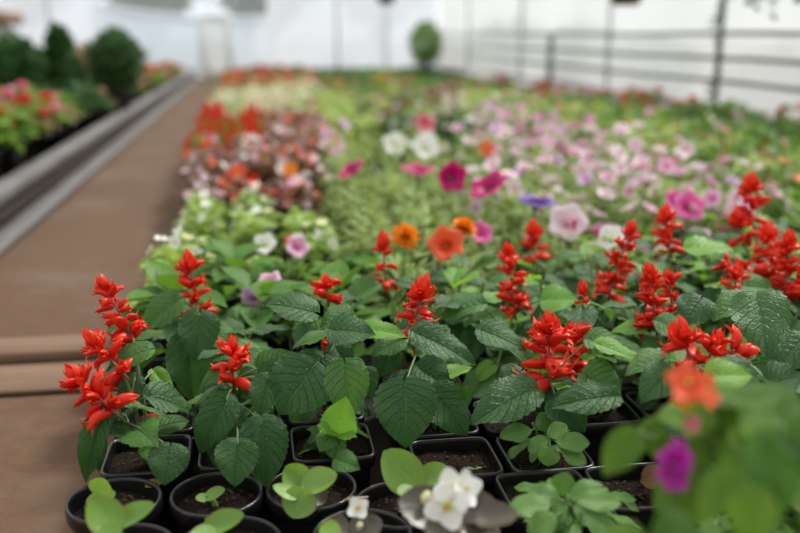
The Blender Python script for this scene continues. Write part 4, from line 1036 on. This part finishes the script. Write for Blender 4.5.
def pick(r, opts):
    t = r.random() * sum(w for _, w in opts)
    for k, w in opts:
        t -= w
        if t <= 0: return k
    return opts[-1][0]
def zone(x, y, r):
    px, py, d = proj((x, y, .17))
    px += r.uniform(-6, 6); py += r.uniform(-3, 3)
    wall = WX - x
    if y > 9.6: return pick(r, [('ger_red', 2), ('peach', 1), ('green', 1)]) if px < 300 else pick(r, [('green', 3), ('dark', 2)])
    if py > 192 and px < 325: return pick(r, [('nemesia', 5), ('lime', 4)]) if py < 262 else pick(r, [('broad', 4), ('lime', 1)])
    if px < 335 and 150 < py <= 192: return pick(r, [('wax', 6), ('wax_red', 3)]) 
    if px < 330 and 118 < py <= 150: return pick(r, [('red_salvia', 6), ('wax', 1)]) if px < 262 else pick(r, [('peach', 3), ('coleus', 2), ('wax', 3)])
    if px < 312 and py <= 118: return pick(r, [('cream', 5), ('lime_big', 1.5), ('peach', 2)]) if py > 84 else pick(r, [('ger_red', 3), ('peach', 2), ('cream', 1)])
    if px < 352 and 92 < py <= 152: return pick(r, [('lime_big', 5), ('peach', 1)])
    if wall < .38: return pick(r, [('ger_rose', 2), ('ger_red', 1), ('green', 2), ('zinnia', 1)])
    if py > 178: 
        if py > 212 and px < 560: return ('pale' if py < 255 else 'broad') if px > 330 else 'broad'
        if px < 480: return pick(r, [('pale', 6), ('pet_lilac', 1.6)])
        if px < 720: return pick(r, [('pet_lilac', 3), ('pet_pink', 2), ('pale', 1), ('pet_hot', .3)])
        return pick(r, [('zinnia', 2), ('green', 2), ('pet_pink', 1)])
    pb = 108 + (px - 450) * .235                                     # upper edge of the pink drift
    if px < 480 and 122 < py: return pick(r, [('pet_white', 1), ('dark', 2), ('pale', 1)]) if py < 158 else pick(r, [('pale', 4), ('pet_lilac', 2)])
    if px >= 440 and py > pb: return pick(r, [('pet_pink', 5), ('pet_lilac', 4), ('pet_hot', .3)])
    if px < 470: return pick(r, [('coleus', 3), ('green', 2), ('lime_big', 2), ('dark', 1)]) if py > 84 else pick(r, [('green', 2), ('dark', 1), ('marigold', 1), ('coleus', 1)])
    return pick(r, [('green', 3), ('lime_big', 4), ('zinnia', 2), ('pet_pink', .4)]) if py > pb - 34 else pick(r, [('green', 6), ('dark', 1), ('zinnia', .5)])
zr = random.Random(21); GAP = atz(376, 144, .10)
y = 1.19
while y < Y1 - .25:
    near = y < 4.2
    pitch = .118 if y < 2.4 else .135 if y < 4.2 else .165 if y < 7 else .21 if y < 9 else .25
    x = -.150 + zr.uniform(0, .02) - (.05 if y > 6 else .03 if y > 3 else 0)
    while x < WX - .13:
        xx, yy = x + zr.uniform(-.012, .012), y + zr.uniform(-.012, .012)
        ok = yy > ymax(xx) + .03
        px, py, d_ = proj((xx, yy, .15))
        if px > 800 + 70 * min(1, 1.5 / d_) + 20: ok = False
        if any((xx - a) ** 2 + (yy - b) ** 2 < (.085 if y < 2.6 else .1) ** 2 for a, b in taken): ok = False
        if 360 < px < 393 and 2.95 < yy < 4.1: ok = False              # the black gap in the bed
        if ok and px < 325 and 192 < py < 262 and zr.random() < .12: ok = False
        if ok:
            k = zone(xx, yy, zr); s = 1.0 if y < 2.4 else 1.12 if y < 4.2 else 1.35 if y < 7 else 1.65 if y < 9 else 1.9
            plant(k, xx, yy, .006, not near, scale=s, zs=(1.0 if y < 5.5 else .85 if y < 8 else .72) * zr.uniform(.9, 1.1))
        x += pitch
    y += pitch
# ---- left bed
def lzone(x, y, r):
    px, py, d = proj((x, y, .32)); px += r.uniform(-8, 8); py += r.uniform(-4, 4)
    if py > 125: return pick(r, [('green', 2), ('dark', 2.5), ('zinnia', 1.5), ('cream', 1), ('ger_rose', 2), ('lime_big', 1)])
    if py > 108: return pick(r, [('ger_red', 2), ('ger_rose', 1), ('cream', 1.5), ('lime_big', 2), ('green', 2)]) if px > 45 else pick(r, [('green', 1), ('ger_red', 2), ('ger_rose', 3)])
    if py > 88: return pick(r, [('ger_red', 6), ('ger_rose', 2), ('peach', 1), ('green', .6)]) if px > 15 else pick(r, [('green', 2), ('dark', 2), ('ger_rose', 1)])
    if px < 125: return pick(r, [('dark', 5), ('green', 2), ('peach', 1)])
    return pick(r, [('peach', 5), ('ger_red', 2), ('wax', 2), ('lime_big', 1)])
LB = dict(ger_red='red pelargonium, blurred in the raised bed left of the path', ger_rose='rose pink pelargonium, blurred in the raised bed left of the path')
y = 1.9
while y < 10.4:
    pitch = .15 if y < 4 else .19 if y < 7 else .24
    x = -.86
    while x > LX + .35:
        xx, yy = x + zr.uniform(-.02, .02), y + zr.uniform(-.02, .02); px, py, d_ = proj((xx, yy, .3))
        if px > -45:
            k = lzone(xx, yy, zr); s = 1.15 if y < 4 else 1.4 if y < 7 else 1.7
            nm = KIND[k][0].replace('potted_', '').replace('_', ' ')
            plant(k, xx, yy, .086, y > 3.4, LB.get(k) or KIND[k][6].split(',')[0].split(' in the ')[0].split(' far back')[0] + ' in the raised left bed', short_group(KIND[k][6], 'left bed'), s, zs=(1.1 if y < 5 else .9) * zr.uniform(.9, 1.1))
        x -= pitch
    y += pitch
print('COUNT', COUNT, sum(COUNT.values()))

# ---- evergreens and shrubs standing in the left bed
def crown(seed, n, rx, rz, L, cone=False):
    r = random.Random(seed); mb = MB()
    for k in range(n):
        t = r.random(); az = r.uniform(0, 6.28)
        if cone: z = rz * 2 * t; q = rx * (1 - t) ** .8 * r.uniform(.55, 1.05) + .01
        else:
            el = math.asin(r.uniform(-1, 1)); q = rx * math.cos(el) * r.uniform(.7, 1.05); z = rz + rz * math.sin(el) * r.uniform(.7, 1.05)
        out = Vector((math.cos(az), math.sin(az), 0)); ln = L * r.uniform(.7, 1.3)
        V, Fc, U = grid(lambda u, v: ((2 * u - 1) * .26 * math.sin(PI * (.05 + .93 * v)), v, .3 * abs(2 * u - 1) * .2 - .2 * v * v), 2, 3)
        mb.add(V, Fc, U, 0, frame(out * .5 + Vector((r.uniform(-1, 1), r.uniform(-1, 1), r.uniform(-.5, 1))), Vector((r.uniform(-.5, .5), -.2, .7)) + out, out * q + Vector((0, 0, z)), ln, ln, ln))
    return mb
def shrub(px, py, dist, w, h, label, cone=False, mat='fol_dark', n=900, seed=1, zb=.086, potr=1.6):
    p = at(px, py, dist); root = thing('potted_shrub', label, 'shrub', (p.x, p.y, zb), 'dark shrubs in the left bed' if p.x < 0 else None)
    mb = MB(); lathe(mb, [(r_ * potr, z_ * potr) for r_, z_ in POT_PROF], 20); obj('pot', mb.mesh('big_pot', [M['pot']]), root)
    mb = MB(); tube(mb, [(0, 0, .09 * potr), (0, 0, .1 * potr + h * .7)], .012, .006, 7); obj('stem', mb.mesh('shrub_stem', [M['timber_dark']]), root)
    o = obj('foliage', crown(seed, n, w / 2, h / 2, .05, cone).mesh('shrub_foliage', [M[mat]]), root); o.location = (0, 0, .1 * potr)
shrub(117, 72, 5.2, .28, .33, 'dense dark shrub with a broad flat top, tallest in the left bed', seed=3, n=1100)
shrub(62, 76, 5.0, .22, .34, 'dark shrub left of the flat topped one', cone=True, seed=4)
shrub(18, 78, 4.8, .24, .30, 'dark shrub at the left edge of the picture', seed=5)
shrub(84, 80, 6.2, .30, .22, 'reddish brown shrub between the two darkest ones', mat='fol_peach', seed=6)
# green bush at the back of the main bed, in front of the side wall
shrub(426, 74, 10.2, .34, .50, 'tall green bush at the far right corner of the main bed', mat='fol_green', seed=7, n=900, zb=.0, potr=2)

# ---- hanging baskets under the roof near the right wall
def basket(px, d, zb, label, trail):
    p = at(px, 0, d); z0 = zb; root = thing('hanging_basket', label, 'hanging basket', (p.x, p.y, z0), 'hanging baskets')
    mb = MB(); lathe(mb, [(.05, 0), (.06, .002), (.095, .10), (.10, .105), (.10, .115), (.092, .115), (.085, .10), (0.0, .095)], 28); obj('bowl', mb.mesh('basket_bowl', [M['terracotta']]), root)
    mb = MB(); zt = roof_z(p.x) - z0 - .012
    for k in range(3):
        a = k * 2.094; tube(mb, [(.097 * math.cos(a), .097 * math.sin(a), .11), (0, 0, .42)], .0015, n=5)
    tube(mb, [(0, 0, .42), (0, 0, zt)], .002, n=5); obj('hanger', mb.mesh('basket_hanger', [M['steel']]), root)
    c = clump(int(px), 90, .13, .12, .05, .34, z0=.09); obj('foliage', c.mesh('basket_foliage', [M['fol_green']]), root)
    if trail:
        mb = MB(); r = random.Random(int(px))
        for k in range(6):
            a = r.uniform(0, 6.28); o = Vector((.1 * math.cos(a), .1 * math.sin(a), .1))
            for j in range(r.randrange(4, 8)):
                V, Fc, U = grid(lambda u, v: ((2 * u - 1) * .36 * math.sin(PI * (.05 + .93 * v)), v, 0), 2, 3)
                b = o + Vector((r.uniform(-.015, .015), r.uniform(-.015, .015), -.03 * j)); mb.add(V, Fc, U, 0, frame((r.uniform(-1, 1), r.uniform(-1, 1), -.4), (0, -.6, 1), b, .045, .045, .045))
            tube(mb, [o, o - Vector((0, 0, .03 * j))], .0012, n=4)
        obj('trailing_stem', mb.mesh('basket_trail', [M['fol_dark']]), root)
basket(626, 4.2, .690, 'brown hanging basket just dipping into the top of the picture, right of centre', False)
basket(386, 7.5, .800, 'far brown hanging basket at the top centre of the picture', False)
basket(778, 3.4, .715, 'hanging basket with trailing green stems at the top right corner', True)

# ---- climbing vine on the hoop by the right wall
mb = MB(); r = random.Random(5); yv = ypost[1]
pts = [(WX - .06 + .02 * math.sin(i * .9), yv - .02 - .025 * math.cos(i * .7), .02 + i * .045) for i in range(26)]
tube(mb, pts, .0028, n=5)
for p_ in pts[2:]:
    for _ in range(3):
        V, Fc, U = grid(lambda u, v: ((2 * u - 1) * .34 * math.sin(PI * (.05 + .93 * v)), v, .1 * v * v), 2, 3)
        mb.add(V, Fc, U, 1, frame((r.uniform(-1, 1), r.uniform(-1, .2), r.uniform(-.5, .4)), (0, -.6, 1), Vector(p_), .034, .034, .034))
tag(obj('climbing_vine', mb.mesh('climbing_vine', [M['stem'], M['fol_dark']])), 'thin dark climbing vine twining up the grey hoop at the right wall', 'vine')

# ---- shed beyond the left wall, trees beyond the far wall
t = thing('shed', 'small white shed with a brown roof at the far left', 'shed', (-3.02, 11.0, 0))
mb = MB(); box(mb, -.30, .27, -.3, .3, 0, .66, .01); obj('wall', mb.mesh('shed_wall', [M['white_paint']]), t)
mb = MB(); box(mb, -.42, .40, -.42, .42, .66, .80, .02); obj('roof', mb.mesh('shed_roof', [M['roof_brown']]), t)
for i, (x, y, w_, h_) in enumerate([(3.3, 5.4, .7, .42), (3.2, 7.2, .8, .5), (3.4, 9.4, .9, .62), (3.2, 11.4, .9, .7)]):
    t = thing('garden_shrub', 'low shrub outside the right plastic wall, ' + ('nearest', 'second nearest', 'second farthest', 'farthest')[i] + ' of four', 'shrub', (x, y, -.03), 'shrubs outside the right wall')
    o = obj('foliage', crown(50 + i, 500, w_ / 2, h_ / 2, .12).mesh('shrub_foliage', [M['fol_out']]), t); o.location = (0, 0, .04)
    mb = MB(); tube(mb, [(0, 0, 0), (0, 0, h_ * .6)], .02, .01, 6); obj('stem', mb.mesh('shrub_stem', [M['timber_dark']]), t)
def tree(x, y, h, w, label, seed):
    t = thing('garden_tree', label, 'tree', (x, y, -.03), 'trees beyond the far wall')
    mb = MB(); tube(mb, [(0, 0, 0), (.05, .02, h * .3), (0, 0, h * .75)], .12, .05, 8); obj('trunk', mb.mesh('tree_trunk', [M['timber_dark']]), t)
    o = obj('crown', crown(seed, 1400, w / 2, h * .42, .42).mesh('tree_crown', [M['fol_out']]), t); o.location = (0, 0, h * .16)
for i, (x, y, h, w) in enumerate([(-4.4, 18, 4.2, 2.2), (-2.0, 19.2, 4.6, 2.4), (.25, 17.6, 4.4, 2.2), (2.7, 19.5, 4.8, 2.4)]):
    tree(x, y, h, w, 'green tree beyond the far plastic wall, ' + ('leftmost of four', 'second from the left', 'third from the left', 'rightmost of four')[i], 30 + i)
# ================================================================== LIGHT AND CAMERA
def lights():
    w = bpy.data.worlds.new('sky'); SC.world = w; w.use_nodes = True
    nt = w.node_tree; nt.nodes.clear(); L = nt.links
    tc = nt.nodes.new('ShaderNodeTexCoord'); sp = nt.nodes.new('ShaderNodeSeparateXYZ'); L.new(tc.outputs['Generated'], sp.inputs[0])
    cr = nt.nodes.new('ShaderNodeValToRGB'); L.new(sp.outputs[2], cr.inputs[0])
    e = cr.color_ramp.elements; e[0].position = 0; e[0].color = (.98, .985, 1.0, 1); e[1].position = .8; e[1].color = (1.0, .985, .96, 1)
    bg = nt.nodes.new('ShaderNodeBackground'); bg.inputs[1].default_value = SKY; L.new(cr.outputs[0], bg.inputs[0])
    out = nt.nodes.new('ShaderNodeOutputWorld'); L.new(bg.outputs[0], out.inputs[0])
    s = bpy.data.lights.new('sun', 'SUN'); s.energy = SUN; s.angle = math.radians(12); s.color = (1, .96, .9)
    o = bpy.data.objects.new('sun', s); COL.objects.link(o)
    AZ, EL = math.radians(50), math.radians(52)
    d = Vector((math.sin(AZ) * math.cos(EL), math.cos(AZ) * math.cos(EL), math.sin(EL)))
    o.rotation_euler = d.to_track_quat('Z', 'Y').to_euler(); o.location = (2, 6, 8)
SKY, SUN = 1.05, 4.6
lights()
cam = bpy.data.cameras.new('camera'); cam.sensor_width = 36; cam.lens = 36 * F / 800; cam.clip_start = .02
co = bpy.data.objects.new('camera', cam); COL.objects.link(co)
m = Matrix.Identity(4)
for i in range(3): m[i][0] = CR[i]; m[i][1] = CU[i]; m[i][2] = -CF[i]; m[i][3] = CP[i]
co.matrix_world = m
cam.dof.use_dof = True; cam.dof.focus_distance = 1.02; cam.dof.aperture_fstop = 2.4; cam.dof.aperture_blades = 0
SC.camera = co
SC.view_settings.view_transform = 'Standard'; SC.view_settings.look = 'None'; SC.view_settings.gamma = 1; SC.view_settings.exposure = .18
SC.cycles.use_denoising = True
SC.cycles.max_bounces = 8; SC.cycles.transparent_max_bounces = 16; SC.cycles.transmission_bounces = 6; SC.cycles.diffuse_bounces = 4
SC.cycles.sample_clamp_indirect = 6
